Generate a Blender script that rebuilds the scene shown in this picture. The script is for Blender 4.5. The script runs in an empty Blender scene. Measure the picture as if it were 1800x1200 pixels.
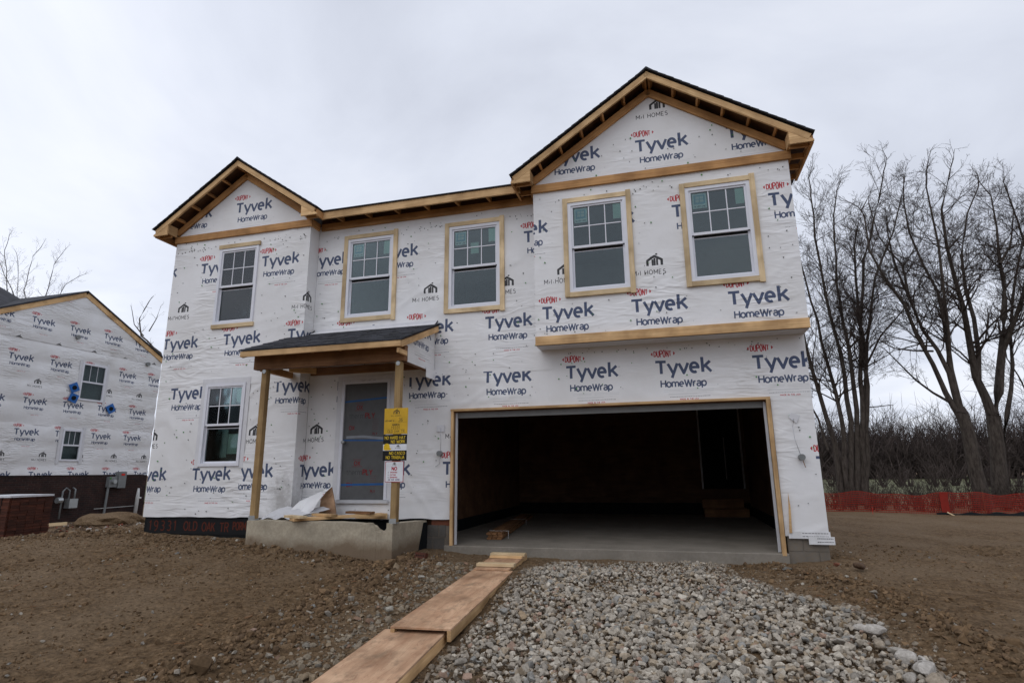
import bpy, bmesh, math, random
import numpy as np
from mathutils import Vector, Matrix
random.seed(7); RNG = np.random.default_rng(7)
sc = bpy.context.scene
COL = sc.collection
PI = math.pi

# ------------------------------------------------------------------ camera, sky, sun, exposure
CAM = np.array([3.5494, -9.2307, 1.162])
YAW, PITCH, ROLL, FPX = .2619, .2226, -.0103, 1008.21
cf = np.array([-math.sin(YAW)*math.cos(PITCH), math.cos(YAW)*math.cos(PITCH), math.sin(PITCH)])
cr0 = np.array([math.cos(YAW), math.sin(YAW), 0.]); cu0 = np.cross(cr0, cf)
cr = math.cos(ROLL)*cr0 + math.sin(ROLL)*cu0; cu = -math.sin(ROLL)*cr0 + math.cos(ROLL)*cu0
cd = bpy.data.cameras.new('camera'); cam = bpy.data.objects.new('camera', cd); COL.objects.link(cam)
cd.sensor_width = 36; cd.lens = FPX/1800*36; cd.clip_start = .05; cd.clip_end = 4000
cam.matrix_world = Matrix(((cr[0], cu[0], -cf[0], CAM[0]), (cr[1], cu[1], -cf[1], CAM[1]), (cr[2], cu[2], -cf[2], CAM[2]), (0, 0, 0, 1)))
sc.camera = cam

world = bpy.data.worlds.new('World'); sc.world = world; world.use_nodes = True
SUN_EL, SUN_AZ = math.radians(50), math.radians(205)        # azimuth measured clockwise from +Y
wn = world.node_tree; wn.nodes.clear(); WL = wn.links.new
def wnode(t, **k):
    n = wn.nodes.new(t)
    for a, b in k.items(): setattr(n, a, b)
    return n
wo = wnode('ShaderNodeOutputWorld'); wb = wnode('ShaderNodeBackground'); wb.inputs['Strength'].default_value = .1
sky = wnode('ShaderNodeTexSky', sky_type='NISHITA', sun_disc=False, sun_elevation=SUN_EL, sun_rotation=SUN_AZ)
tc = wnode('ShaderNodeTexCoord'); sep = wnode('ShaderNodeSeparateXYZ'); WL(tc.outputs['Generated'], sep.inputs[0])
def wmath(op, a, b=None, c=None):
    n = wnode('ShaderNodeMath', operation=op)
    for i, v in enumerate((a, b, c)):
        if v is None: continue
        if isinstance(v, (int, float)): n.inputs[i].default_value = v
        else: WL(v, n.inputs[i])
    return n.outputs[0]
zz = wmath('ADD', wmath('MAXIMUM', sep.outputs[2], 0.0), .16)
comb = wnode('ShaderNodeCombineXYZ')
WL(wmath('DIVIDE', sep.outputs[0], zz), comb.inputs[0]); WL(wmath('DIVIDE', sep.outputs[1], zz), comb.inputs[1])
n1 = wnode('ShaderNodeTexNoise'); n1.inputs['Scale'].default_value = .95; n1.inputs['Detail'].default_value = 7; n1.inputs['Roughness'].default_value = .52; n1.inputs['Distortion'].default_value = .5
WL(comb.outputs[0], n1.inputs['Vector'])
ramp = wnode('ShaderNodeValToRGB'); WL(n1.outputs[0], ramp.inputs[0])
e = ramp.color_ramp.elements
e[0].position = .38; e[0].color = (6.9, 7.3, 8.4, 1)
e[1].position = .64; e[1].color = (9.5, 9.85, 10.8, 1)
m_ = e.new(.5); m_.color = (8.1, 8.55, 9.7, 1)
# darker rain-cloud bank towards the north-east, lighter towards the north-west: a broad change of cloud thickness
n2 = wnode('ShaderNodeTexNoise'); n2.inputs['Scale'].default_value = .22; n2.inputs['Detail'].default_value = 2
WL(comb.outputs[0], n2.inputs['Vector'])
mr = wnode('ShaderNodeMapRange'); mr.inputs[1].default_value = .35; mr.inputs[2].default_value = .65; mr.inputs[3].default_value = .88; mr.inputs[4].default_value = 1.06
WL(n2.outputs[0], mr.inputs[0])
az = wmath('MULTIPLY_ADD', sep.outputs[0], -.07, 1.02)
mul = wnode('ShaderNodeMix', data_type='RGBA', blend_type='MULTIPLY'); mul.inputs[0].default_value = 1
WL(ramp.outputs[0], mul.inputs[6])
WL(wmath('MULTIPLY', mr.outputs[0], az), mul.inputs[7])
mixs = wnode('ShaderNodeMix', data_type='RGBA'); mixs.inputs[0].default_value = .95
WL(sky.outputs[0], mixs.inputs[6]); WL(mul.outputs[2], mixs.inputs[7])
WL(mixs.outputs[2], wb.inputs['Color']); WL(wb.outputs[0], wo.inputs[0])

sl = bpy.data.lights.new('sun', 'SUN'); sl.energy = .6; sl.angle = math.radians(50); sl.color = (1, .97, .93)
so = bpy.data.objects.new('sun', sl); COL.objects.link(so)
sd = Vector((math.sin(SUN_AZ)*math.cos(SUN_EL), math.cos(SUN_AZ)*math.cos(SUN_EL), math.sin(SUN_EL)))
so.rotation_euler = sd.to_track_quat('Z', 'Y').to_euler(); so.location = (0, -20, 30)
vs = sc.view_settings; sc.display_settings.display_device = 'sRGB'
vs.view_transform = 'Standard'; vs.look = 'None'; vs.exposure = 0; vs.gamma = 1; vs.use_curve_mapping = False
sc.cycles.max_bounces = 8; sc.cycles.diffuse_bounces = 4; sc.cycles.transparent_max_bounces = 12

# ------------------------------------------------------------------ helpers
def at(px, py, Y):
    """the point of the vertical plane y = Y seen at that place of the photograph: used to measure"""
    d = cf + cr*(px-900)/FPX + cu*(600-py)/FPX
    return CAM + d*(Y-CAM[1])/d[1]
WM = {}
def link(name, me, mat=None, parent=None, W=None, label=None):
    o = bpy.data.objects.new(name, me); COL.objects.link(o)
    W = W or Matrix.Identity(4); WM[o.name] = W
    if parent is not None:
        o.parent = parent; o.matrix_basis = WM[parent.name].inverted() @ W
    else: o.matrix_basis = W
    if mat is not None and me is not None and not me.materials: me.materials.append(mat)
    if label: o['label'] = label
    return o
def thing(name, label, cat, loc=(0, 0, 0), group=None):
    o = link(name, None, W=Matrix.Translation(loc)); o['label'] = label; o['category'] = cat
    if group: o['group'] = group
    return o
def tag(o, label, cat, group=None):
    o['label'] = label; o['category'] = cat
    if group: o['group'] = group
    return o
def pymesh(name, V, F, smooth=False):
    me = bpy.data.meshes.new(name); me.from_pydata([tuple(v) for v in V], [], [tuple(f) for f in F]); me.update()
    if smooth: me.polygons.foreach_set('use_smooth', [True]*len(me.polygons))
    return me
def npmesh(name, V, F, smooth=False):
    V = np.asarray(V, np.float32); F = np.asarray(F, np.int32); k = F.shape[1]
    me = bpy.data.meshes.new(name); me.vertices.add(len(V)); me.vertices.foreach_set('co', V.ravel())
    me.loops.add(F.size); me.loops.foreach_set('vertex_index', F.ravel())
    me.polygons.add(len(F)); me.polygons.foreach_set('loop_start', np.arange(0, F.size, k, dtype=np.int32))
    me.update(calc_edges=True)
    me.polygons.foreach_set('use_smooth', np.full(len(F), smooth))
    return me
BF = [(0, 3, 2, 1), (4, 5, 6, 7), (0, 1, 5, 4), (1, 2, 6, 5), (2, 3, 7, 6), (3, 0, 4, 7)]
class MB:
    def __init__(s): s.V = []; s.F = []
    def box(s, x0, x1, y0, y1, z0, z1):
        n = len(s.V); s.V += [(x0, y0, z0), (x1, y0, z0), (x1, y1, z0), (x0, y1, z0), (x0, y0, z1), (x1, y0, z1), (x1, y1, z1), (x0, y1, z1)]
        s.F += [tuple(i+n for i in f) for f in BF]; return s
    def prism(s, poly, a0, a1, ax='y'):
        """poly in the two other axes (in x,y,z order), extruded from a0 to a1 along ax"""
        n = len(s.V); k = len(poly)
        for a in (a0, a1):
            for p in poly:
                s.V.append({'x': (a, p[0], p[1]), 'y': (p[0], a, p[1]), 'z': (p[0], p[1], a)}[ax])
        s.F += [tuple(range(n, n+k)), tuple(range(n+2*k-1, n+k-1, -1))]
        s.F += [(n+i, n+(i+1) % k, n+k+(i+1) % k, n+k+i) for i in range(k)]; return s
    def tube(s, pts, radii, sides=6, cap=True):
        pts = [Vector(p) for p in pts]; n0 = len(s.V); ref = Vector((0, 0, 1))
        for i, p in enumerate(pts):
            d = (pts[min(i+1, len(pts)-1)]-pts[max(i-1, 0)]).normalized()
            r = ref if abs(d.dot(ref)) < .95 else Vector((1, 0, 0))
            u = d.cross(r).normalized(); v = d.cross(u); R = radii[i] if hasattr(radii, '__len__') else radii
            for k in range(sides):
                a = 2*PI*k/sides; s.V.append(tuple(p+(u*math.cos(a)+v*math.sin(a))*R))
        for i in range(len(pts)-1):
            for k in range(sides):
                a, b = n0+i*sides+k, n0+i*sides+(k+1) % sides; s.F.append((a, b, b+sides, a+sides))
        if cap:
            s.F.append(tuple(range(n0+sides-1, n0-1, -1))); m = n0+(len(pts)-1)*sides; s.F.append(tuple(range(m, m+sides)))
        return s
    def build(s, name, mat, parent=None, smooth=False, W=None, label=None):
        me = pymesh(name, s.V, s.F, smooth)
        bm = bmesh.new(); bm.from_mesh(me); bmesh.ops.recalc_face_normals(bm, faces=bm.faces); bm.to_mesh(me); bm.free()
        return link(name, me, mat, parent, W, label)
_bc = {}
def board(name, p0, p1, w, t, mat, parent, up=(0, 0, 1), label=None):
    """a piece of lumber whose axis runs p0 to p1; w along up, t across"""
    p0, p1 = Vector(p0), Vector(p1); x = (p1-p0); L = x.length; x.normalize()
    up = Vector(up); y = (up-x*up.dot(x)).normalized(); z = x.cross(y)
    W = Matrix.Translation((p0+p1)/2) @ Matrix((x, y, z)).transposed().to_4x4()
    k = (round(L, 3), round(w, 4), round(t, 4), mat.name)
    if k not in _bc:
        c = min(w, t)*.06
        bm = bmesh.new(); bmesh.ops.create_cube(bm, size=1); bmesh.ops.scale(bm, vec=(L, w, t), verts=bm.verts)
        bmesh.ops.bevel(bm, geom=bm.edges[:], offset=min(c, .004), segments=1, affect='EDGES')
        me = bpy.data.meshes.new('board'); bm.to_mesh(me); bm.free(); me.materials.append(mat); _bc[k] = me
    return link(name, _bc[k], None, parent, W, label)
def smooth01(t): t = np.clip(t, 0, 1); return t*t*(3-2*t)
_perm = np.random.default_rng(3).random((256, 256))
def vnoise(x, y, seed=0):
    x = np.asarray(x, float)+seed*17.31; y = np.asarray(y, float)+seed*9.77
    xi, yi = np.floor(x).astype(int), np.floor(y).astype(int); fx, fy = x-xi, y-yi
    fx = fx*fx*fx*(fx*(fx*6-15)+10); fy = fy*fy*fy*(fy*(fy*6-15)+10)
    g = lambda a, b: _perm[a & 255, b & 255]
    return (g(xi, yi)*(1-fx)+g(xi+1, yi)*fx)*(1-fy)+(g(xi, yi+1)*(1-fx)+g(xi+1, yi+1)*fx)*fy
def fbm(x, y, o=4, seed=0, gain=.5):
    r = 0; a = 1; t = 0
    for i in range(o): r = r+a*vnoise(x*2**i, y*2**i, seed+i*3); t += a; a *= gain
    return r/t

# ------------------------------------------------------------------ materials
def newmat(name):
    m = bpy.data.materials.new(name); m.use_nodes = True; nt = m.node_tree
    b = nt.nodes['Principled BSDF']; b.inputs['Specular IOR Level'].default_value = .3
    return m, nt, b
def N(nt, t, **k):
    n = nt.nodes.new(t)
    for a, b in k.items(): setattr(n, a, b)
    return n
def tex(nt, kind, scale, vec=None, detail=4, rough=.55, **k):
    n = N(nt, kind, **k); n.inputs['Scale'].default_value = scale
    if 'Detail' in n.inputs: n.inputs['Detail'].default_value = detail
    if 'Roughness' in n.inputs: n.inputs['Roughness'].default_value = rough
    if vec is not None: nt.links.new(vec, n.inputs['Vector'])
    return n
def objco(nt, scale=(1, 1, 1), loc=(0, 0, 0)):
    c = N(nt, 'ShaderNodeTexCoord'); m = N(nt, 'ShaderNodeMapping'); m.inputs['Scale'].default_value = scale; m.inputs['Location'].default_value = loc
    nt.links.new(c.outputs['Object'], m.inputs[0]); return m.outputs[0]
def cramp(nt, fac, stops):
    r = N(nt, 'ShaderNodeValToRGB'); nt.links.new(fac, r.inputs[0]); el = r.color_ramp.elements
    while len(el) < len(stops): el.new(.5)
    for q, (p, c) in zip(el, stops): q.position = p; q.color = (*c, 1) if len(c) == 3 else c
    return r.outputs[0]
def mix(nt, f, a, b, mode='MIX'):
    n = N(nt, 'ShaderNodeMix', data_type='RGBA', blend_type=mode)
    for i, v in ((0, f), (6, a), (7, b)):
        if hasattr(v, 'links'): nt.links.new(v, n.inputs[i])
        elif isinstance(v, (int, float)): n.inputs[i].default_value = v
        else: n.inputs[i].default_value = (*v, 1)
    return n.outputs[2]
def bump(nt, b, h, strength, dist, normal=None):
    n = N(nt, 'ShaderNodeBump'); n.inputs['Strength'].default_value = strength; n.inputs['Distance'].default_value = dist
    nt.links.new(h, n.inputs['Height'])
    if normal is not None: nt.links.new(normal, n.inputs['Normal'])
    nt.links.new(n.outputs[0], b.inputs['Normal']); return n.outputs[0]
def flat(name, c, rough=.6, metal=0, spec=.3, var=.12, nscale=6):
    m, nt, b = newmat(name); b.inputs['Roughness'].default_value = rough; b.inputs['Metallic'].default_value = metal; b.inputs['Specular IOR Level'].default_value = spec
    n = tex(nt, 'ShaderNodeTexNoise', nscale, objco(nt)); v = [max(0, x*(1-var)) for x in c]; w = [x*(1+var) for x in c]
    nt.links.new(cramp(nt, n.outputs[0], [(.3, v), (.7, w)]), b.inputs['Base Color']); return m
def wood(name, dark, light, knot=(.10, .05, .025), grain=1., hue=.19, wet=0):
    m, nt, b = newmat(name); L = nt.links.new; b.inputs['Roughness'].default_value = .75
    oi = N(nt, 'ShaderNodeObjectInfo'); c = N(nt, 'ShaderNodeTexCoord')
    add = N(nt, 'ShaderNodeVectorMath', operation='MULTIPLY_ADD'); L(oi.outputs['Random'], add.inputs[0]); add.inputs[1].default_value = (37, 53, 19); L(c.outputs['Object'], add.inputs[2])
    mp = N(nt, 'ShaderNodeMapping'); mp.inputs['Scale'].default_value = (1.2, 26*grain, 26*grain); L(add.outputs[0], mp.inputs[0])
    g = tex(nt, 'ShaderNodeTexNoise', 1.6, mp.outputs[0], 5, .6); g.inputs['Distortion'].default_value = .6
    col = cramp(nt, g.outputs[0], [(.28, dark), (.52, [(a+c_)/2 for a, c_ in zip(dark, light)]), (.72, light)])
    mp2 = N(nt, 'ShaderNodeMapping'); mp2.inputs['Scale'].default_value = (2.6, 7, 7); L(add.outputs[0], mp2.inputs[0])
    v = tex(nt, 'ShaderNodeTexVoronoi', 1.0, mp2.outputs[0]); 
    k = cramp(nt, v.outputs['Distance'], [(.06, (1, 1, 1)), (.14, (0, 0, 0))])
    col = mix(nt, k, col, knot)
    n = tex(nt, 'ShaderNodeTexNoise', 2.2, add.outputs[0], 3)
    st = cramp(nt, n.outputs[0], [(.35, (.64, .61, .58)), (.6, (1, 1, 1))]); col = mix(nt, 1, col, st, 'MULTIPLY')
    hs = N(nt, 'ShaderNodeHueSaturation'); L(col, hs.inputs['Color'])
    mr = N(nt, 'ShaderNodeMapRange'); mr.inputs[3].default_value = 1-hue; mr.inputs[4].default_value = 1+hue; L(oi.outputs['Random'], mr.inputs[0]); L(mr.outputs[0], hs.inputs['Value'])
    L(hs.outputs[0], b.inputs['Base Color']); bump(nt, b, g.outputs[0], .35, .003); return m
M = {}
M['lumber'] = wood('fresh_lumber', (.55, .33, .15), (.80, .55, .29))
M['lumber_pale'] = wood('pale_lumber', (.64, .475, .27), (.83, .66, .42))
M['lumber_amber'] = wood('amber_lumber', (.42, .21, .078), (.62, .35, .145))
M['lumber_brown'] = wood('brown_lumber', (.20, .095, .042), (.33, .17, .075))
M['treated'] = wood('treated_post', (.27, .17, .075), (.42, .29, .135))
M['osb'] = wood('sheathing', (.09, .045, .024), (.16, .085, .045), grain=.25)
M['plywood'] = wood('plywood', (.44, .245, .135), (.68, .45, .285), knot=(.26, .11, .06), grain=.22, hue=.07)
M['vinyl'] = flat('white_vinyl', (.72, .73, .78), .4, var=.03)
M['white_metal'] = flat('white_metal', (.55, .56, .58), .45, var=.05)
M['dull_metal'] = flat('dull_header_paint', (.17, .17, .165), .6, var=.1)
M['tape'] = flat('flashing_tape', (.66, .66, .68), .5, var=.06)
M['steel'] = flat('galvanized_steel', (.42, .44, .44), .4, .6)
M['steel_grey'] = flat('grey_painted_metal', (.20, .21, .21), .5)
M['black'] = flat('black_coating_and_shade', (.009, .010, .011), .8, spec=.15, var=.3)
M['red_brown'] = flat('rust_primer', (.16, .055, .03), .8)
M['staple'] = flat('dark_fastener', (.035, .045, .03), .6)
M['green_cap'] = flat('green_fastener_cap', (.07, .25, .06), .6)
M['ink'] = flat('dark_ink', (.05, .05, .055), .8)
M['blue'] = flat('blue_flashing', (.02, .13, .42), .5, var=.2)
M['red_flag'] = flat('red_marker', (.6, .03, .02), .7)
M['pvc'] = flat('white_pipe', (.62, .62, .60), .4)
M['plastic_white'] = flat('white_plastic', (.62, .63, .66), .4, var=.15)
M['twine'] = flat('white_strap', (.6, .6, .58), .5)
M['sign_red'] = flat('red_sign_edge', (.4, .03, .04), .5)

def concrete(name, c, stain=(.16, .13, .09), sc_=1.0, dirtz=None):
    m, nt, b = newmat(name); L = nt.links.new; b.inputs['Roughness'].default_value = .85
    v = objco(nt); n = tex(nt, 'ShaderNodeTexNoise', 2.2*sc_, v, 8, .65); n2 = tex(nt, 'ShaderNodeTexNoise', 30*sc_, v, 5, .7)
    col = cramp(nt, n.outputs[0], [(.3, [x*.68 for x in c]), (.55, c), (.75, [x*1.18 for x in c])])
    col = mix(nt, cramp(nt, n2.outputs[0], [(.4, (.3, .3, .3)), (.65, (0, 0, 0))]), col, stain)
    if dirtz is not None:
        sp = N(nt, 'ShaderNodeSeparateXYZ'); L(v, sp.inputs[0])
        a = N(nt, 'ShaderNodeMath', operation='MULTIPLY_ADD'); L(n.outputs[0], a.inputs[0]); a.inputs[1].default_value = -.5; L(sp.outputs[2], a.inputs[2])
        mr = N(nt, 'ShaderNodeMapRange'); L(a.outputs[0], mr.inputs[0]); mr.inputs[1].default_value = dirtz-.28; mr.inputs[2].default_value = dirtz-.12; mr.inputs[3].default_value = .85; mr.inputs[4].default_value = 0
        col = mix(nt, mr.outputs[0], col, (.15, .10, .06))
    L(col, b.inputs['Base Color']); bump(nt, b, n2.outputs[0], .4, .006); return m
M['concrete'] = concrete('porch_concrete', (.47, .41, .31), dirtz=.1)
M['slab'] = concrete('slab_concrete', (.25, .225, .19), sc_=.8)
M['block'] = concrete('concrete_block', (.10, .095, .09))
M['block_tan'] = concrete('parged_block', (.165, .15, .13), stain=(.22, .15, .08))
M['ash'] = concrete('broken_concrete', (.42, .38, .30), sc_=3)

def shingle():
    m, nt, b = newmat('asphalt_shingle'); L = nt.links.new; b.inputs['Roughness'].default_value = .85
    oi = objco(nt); n = tex(nt, 'ShaderNodeTexNoise', 90, oi, 3, .7); n2 = tex(nt, 'ShaderNodeTexNoise', 3.5, oi, 3)
    col = cramp(nt, n.outputs[0], [(.3, (.014, .015, .018)), (.7, (.05, .052, .06))])
    col = mix(nt, 1, col, cramp(nt, n2.outputs[0], [(.4, (.7, .7, .7)), (.6, (1.25, 1.25, 1.3))]), 'MULTIPLY')
    L(col, b.inputs['Base Color']); bump(nt, b, n.outputs[0], .5, .003); return m
M['shingle'] = shingle()

def dirt(name, stony=True):
    m, nt, b = newmat(name); L = nt.links.new; b.inputs['Roughness'].default_value = .95; b.inputs['Specular IOR Level'].default_value = .12
    v = objco(nt); a = tex(nt, 'ShaderNodeTexNoise', .55, v, 5, .6); f = tex(nt, 'ShaderNodeTexNoise', 9, v, 8, .72); g = tex(nt, 'ShaderNodeTexNoise', 60, v, 5, .7)
    col = cramp(nt, f.outputs[0], [(.28, (.050, .030, .016)), (.48, (.130, .083, .044)), (.70, (.225, .153, .090))])
    col = mix(nt, cramp(nt, a.outputs[0], [(.40, (0, 0, 0)), (.60, (.75, .75, .75))]), col, (.185, .130, .080))
    hh = tex(nt, 'ShaderNodeTexNoise', 26, v, 5, .7); col = mix(nt, 1, col, cramp(nt, hh.outputs[0], [(.36, (.62, .60, .58)), (.5, (1, 1, 1)), (.66, (1.38, 1.36, 1.34))]), 'MULTIPLY')
    vo = tex(nt, 'ShaderNodeTexVoronoi', 34, v); k = cramp(nt, vo.outputs['Distance'], [(.10, (1, 1, 1)), (.2, (0, 0, 0))])
    n3 = tex(nt, 'ShaderNodeTexNoise', 5, v, 3); kk = mix(nt, 1, k, cramp(nt, n3.outputs[0], [(.5, (0, 0, 0)), (.62, (.8, .8, .8))]), 'MULTIPLY')
    col = mix(nt, kk, col, (.30, .26, .21))
    L(col, b.inputs['Base Color'])
    h = hh; n_ = bump(nt, b, f.outputs[0], .9, .045); n_ = bump(nt, b, h.outputs[0], .8, .016, n_); bump(nt, b, g.outputs[0], .8, .006, n_); return m
M['dirt'] = dirt('bare_earth')
def stone_mat(name, tintable=True):
    m, nt, b = newmat(name); L = nt.links.new; b.inputs['Roughness'].default_value = .9; b.inputs['Specular IOR Level'].default_value = .2
    at_ = N(nt, 'ShaderNodeAttribute', attribute_name='tint'); v = objco(nt); n = tex(nt, 'ShaderNodeTexNoise', 38, v, 6, .7)
    col = mix(nt, 1, at_.outputs['Color'], cramp(nt, n.outputs[0], [(.3, (.62, .60, .57)), (.7, (1.25, 1.25, 1.25))]), 'MULTIPLY')
    L(col, b.inputs['Base Color']); bump(nt, b, n.outputs[0], .6, .008); return m
M['stone'] = stone_mat('crushed_stone')
def bark():
    m, nt, b = newmat('bark'); L = nt.links.new; b.inputs['Roughness'].default_value = .95; b.inputs['Specular IOR Level'].default_value = .1
    v = objco(nt, (9, 9, 2.2)); n = tex(nt, 'ShaderNodeTexNoise', 1.5, v, 6, .7)
    L(cramp(nt, n.outputs[0], [(.3, (.028, .022, .018)), (.7, (.110, .092, .078))]), b.inputs['Base Color']); bump(nt, b, n.outputs[0], .8, .03); return m
M['bark'] = bark()
M['twig'] = flat('twig_bark', (.056, .044, .038), .95, spec=.1)
M['twig_far'] = flat('far_twig_bark', (.060, .047, .042), .95, spec=.1, var=.3, nscale=.3)
def grass():
    m, nt, b = newmat('winter_field'); v = objco(nt); n = tex(nt, 'ShaderNodeTexNoise', .35, v, 8, .7)
    nt.links.new(cramp(nt, n.outputs[0], [(.3, (.07, .08, .035)), (.55, (.12, .118, .06)), (.75, (.16, .145, .09))]), b.inputs['Base Color']); b.inputs['Roughness'].default_value = .95; return m
M['field'] = grass()
def brickmat():
    m, nt, b = newmat('dark_brick_veneer'); L = nt.links.new; b.inputs['Roughness'].default_value = .9
    c = N(nt, 'ShaderNodeTexCoord'); sp = N(nt, 'ShaderNodeSeparateXYZ'); L(c.outputs['Object'], sp.inputs[0]); cb = N(nt, 'ShaderNodeCombineXYZ'); L(sp.outputs[1], cb.inputs[0]); L(sp.outputs[2], cb.inputs[1])
    br = N(nt, 'ShaderNodeTexBrick'); L(cb.outputs[0], br.inputs['Vector']); br.inputs['Scale'].default_value = 1; br.inputs['Brick Width'].default_value = .21; br.inputs['Row Height'].default_value = .076; br.inputs['Mortar Size'].default_value = .007
    br.inputs['Color1'].default_value = (.040, .017, .014, 1); br.inputs['Color2'].default_value = (.024, .013, .012, 1); br.inputs['Mortar'].default_value = (.045, .036, .032, 1)
    n = tex(nt, 'ShaderNodeTexNoise', 3, c.outputs['Object'], 5)
    L(mix(nt, 1, br.outputs[0], cramp(nt, n.outputs[0], [(.35, (.75, .75, .75)), (.7, (1.3, 1.25, 1.2))]), 'MULTIPLY'), b.inputs['Base Color'])
    iv = N(nt, 'ShaderNodeMath', operation='SUBTRACT'); iv.inputs[0].default_value = 1; L(br.outputs['Fac'], iv.inputs[1]); bump(nt, b, iv.outputs[0], .7, .01); return m
def muddy():
    m = wood('muddy_plywood', (.46, .26, .15), (.72, .48, .305), knot=(.22, .09, .05), grain=.22, hue=.07); nt = m.node_tree; b = nt.nodes['Principled BSDF']; lk = b.inputs['Base Color'].links[0].from_socket; v = objco(nt, (1, 1.6, 1))
    n = tex(nt, 'ShaderNodeTexNoise', 3.1, v, 8, .72); f = cramp(nt, n.outputs[0], [(.50, (0, 0, 0)), (.66, (.62, .62, .62))]); c = mix(nt, f, lk, (.17, .115, .07))
    w = tex(nt, 'ShaderNodeTexNoise', .9, objco(nt, (1, 9, 1)), 3, .6); w.inputs['Distortion'].default_value = 1.5; ln = cramp(nt, w.outputs[0], [(.488, (0, 0, 0)), (.497, (.55, .55, .55)), (.506, (0, 0, 0))]); c = mix(nt, ln, c, (.24, .10, .05))
    nt.links.new(c, b.inputs['Base Color']); return m
M['plywood'] = muddy()
M['brickwall'] = brickmat()
M['brick_red'] = wood('loose_brick', (.055, .018, .010), (.11, .032, .017), knot=(.04, .015, .01), grain=.3, hue=.35)
def glassmat(name, tint, refl=1.0):
    m = bpy.data.materials.new(name); m.use_nodes = True; nt = m.node_tree; nt.nodes.clear(); L = nt.links.new
    o = N(nt, 'ShaderNodeOutputMaterial'); t = N(nt, 'ShaderNodeBsdfTransparent'); t.inputs[0].default_value = (*tint, 1)
    g = N(nt, 'ShaderNodeBsdfGlossy'); g.inputs['Roughness'].default_value = .03; g.inputs[0].default_value = (.93, .97, 1, 1)
    f = N(nt, 'ShaderNodeFresnel'); f.inputs[0].default_value = 1.5
    a = N(nt, 'ShaderNodeMath', operation='MULTIPLY_ADD'); L(f.outputs[0], a.inputs[0]); a.inputs[1].default_value = 1.15*refl; a.inputs[2].default_value = .015*refl
    v = objco(nt); n = tex(nt, 'ShaderNodeTexNoise', 1.6, v, 2); bp = N(nt, 'ShaderNodeBump'); bp.inputs['Strength'].default_value = .15; bp.inputs['Distance'].default_value = .01; L(n.outputs[0], bp.inputs['Height']); L(bp.outputs[0], g.inputs['Normal'])
    mx = N(nt, 'ShaderNodeMixShader'); L(a.outputs[0], mx.inputs[0]); L(t.outputs[0], mx.inputs[1]); L(g.outputs[0], mx.inputs[2]); L(mx.outputs[0], o.inputs[0]); return m
M['glass'] = glassmat('window_glass', (.70, .80, .78)); M['glass_dark'] = glassmat('neighbour_window_glass', (.5, .55, .55), .25)
M['drywall'] = flat('interior_board', (.10, .10, .10), .9)

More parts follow.
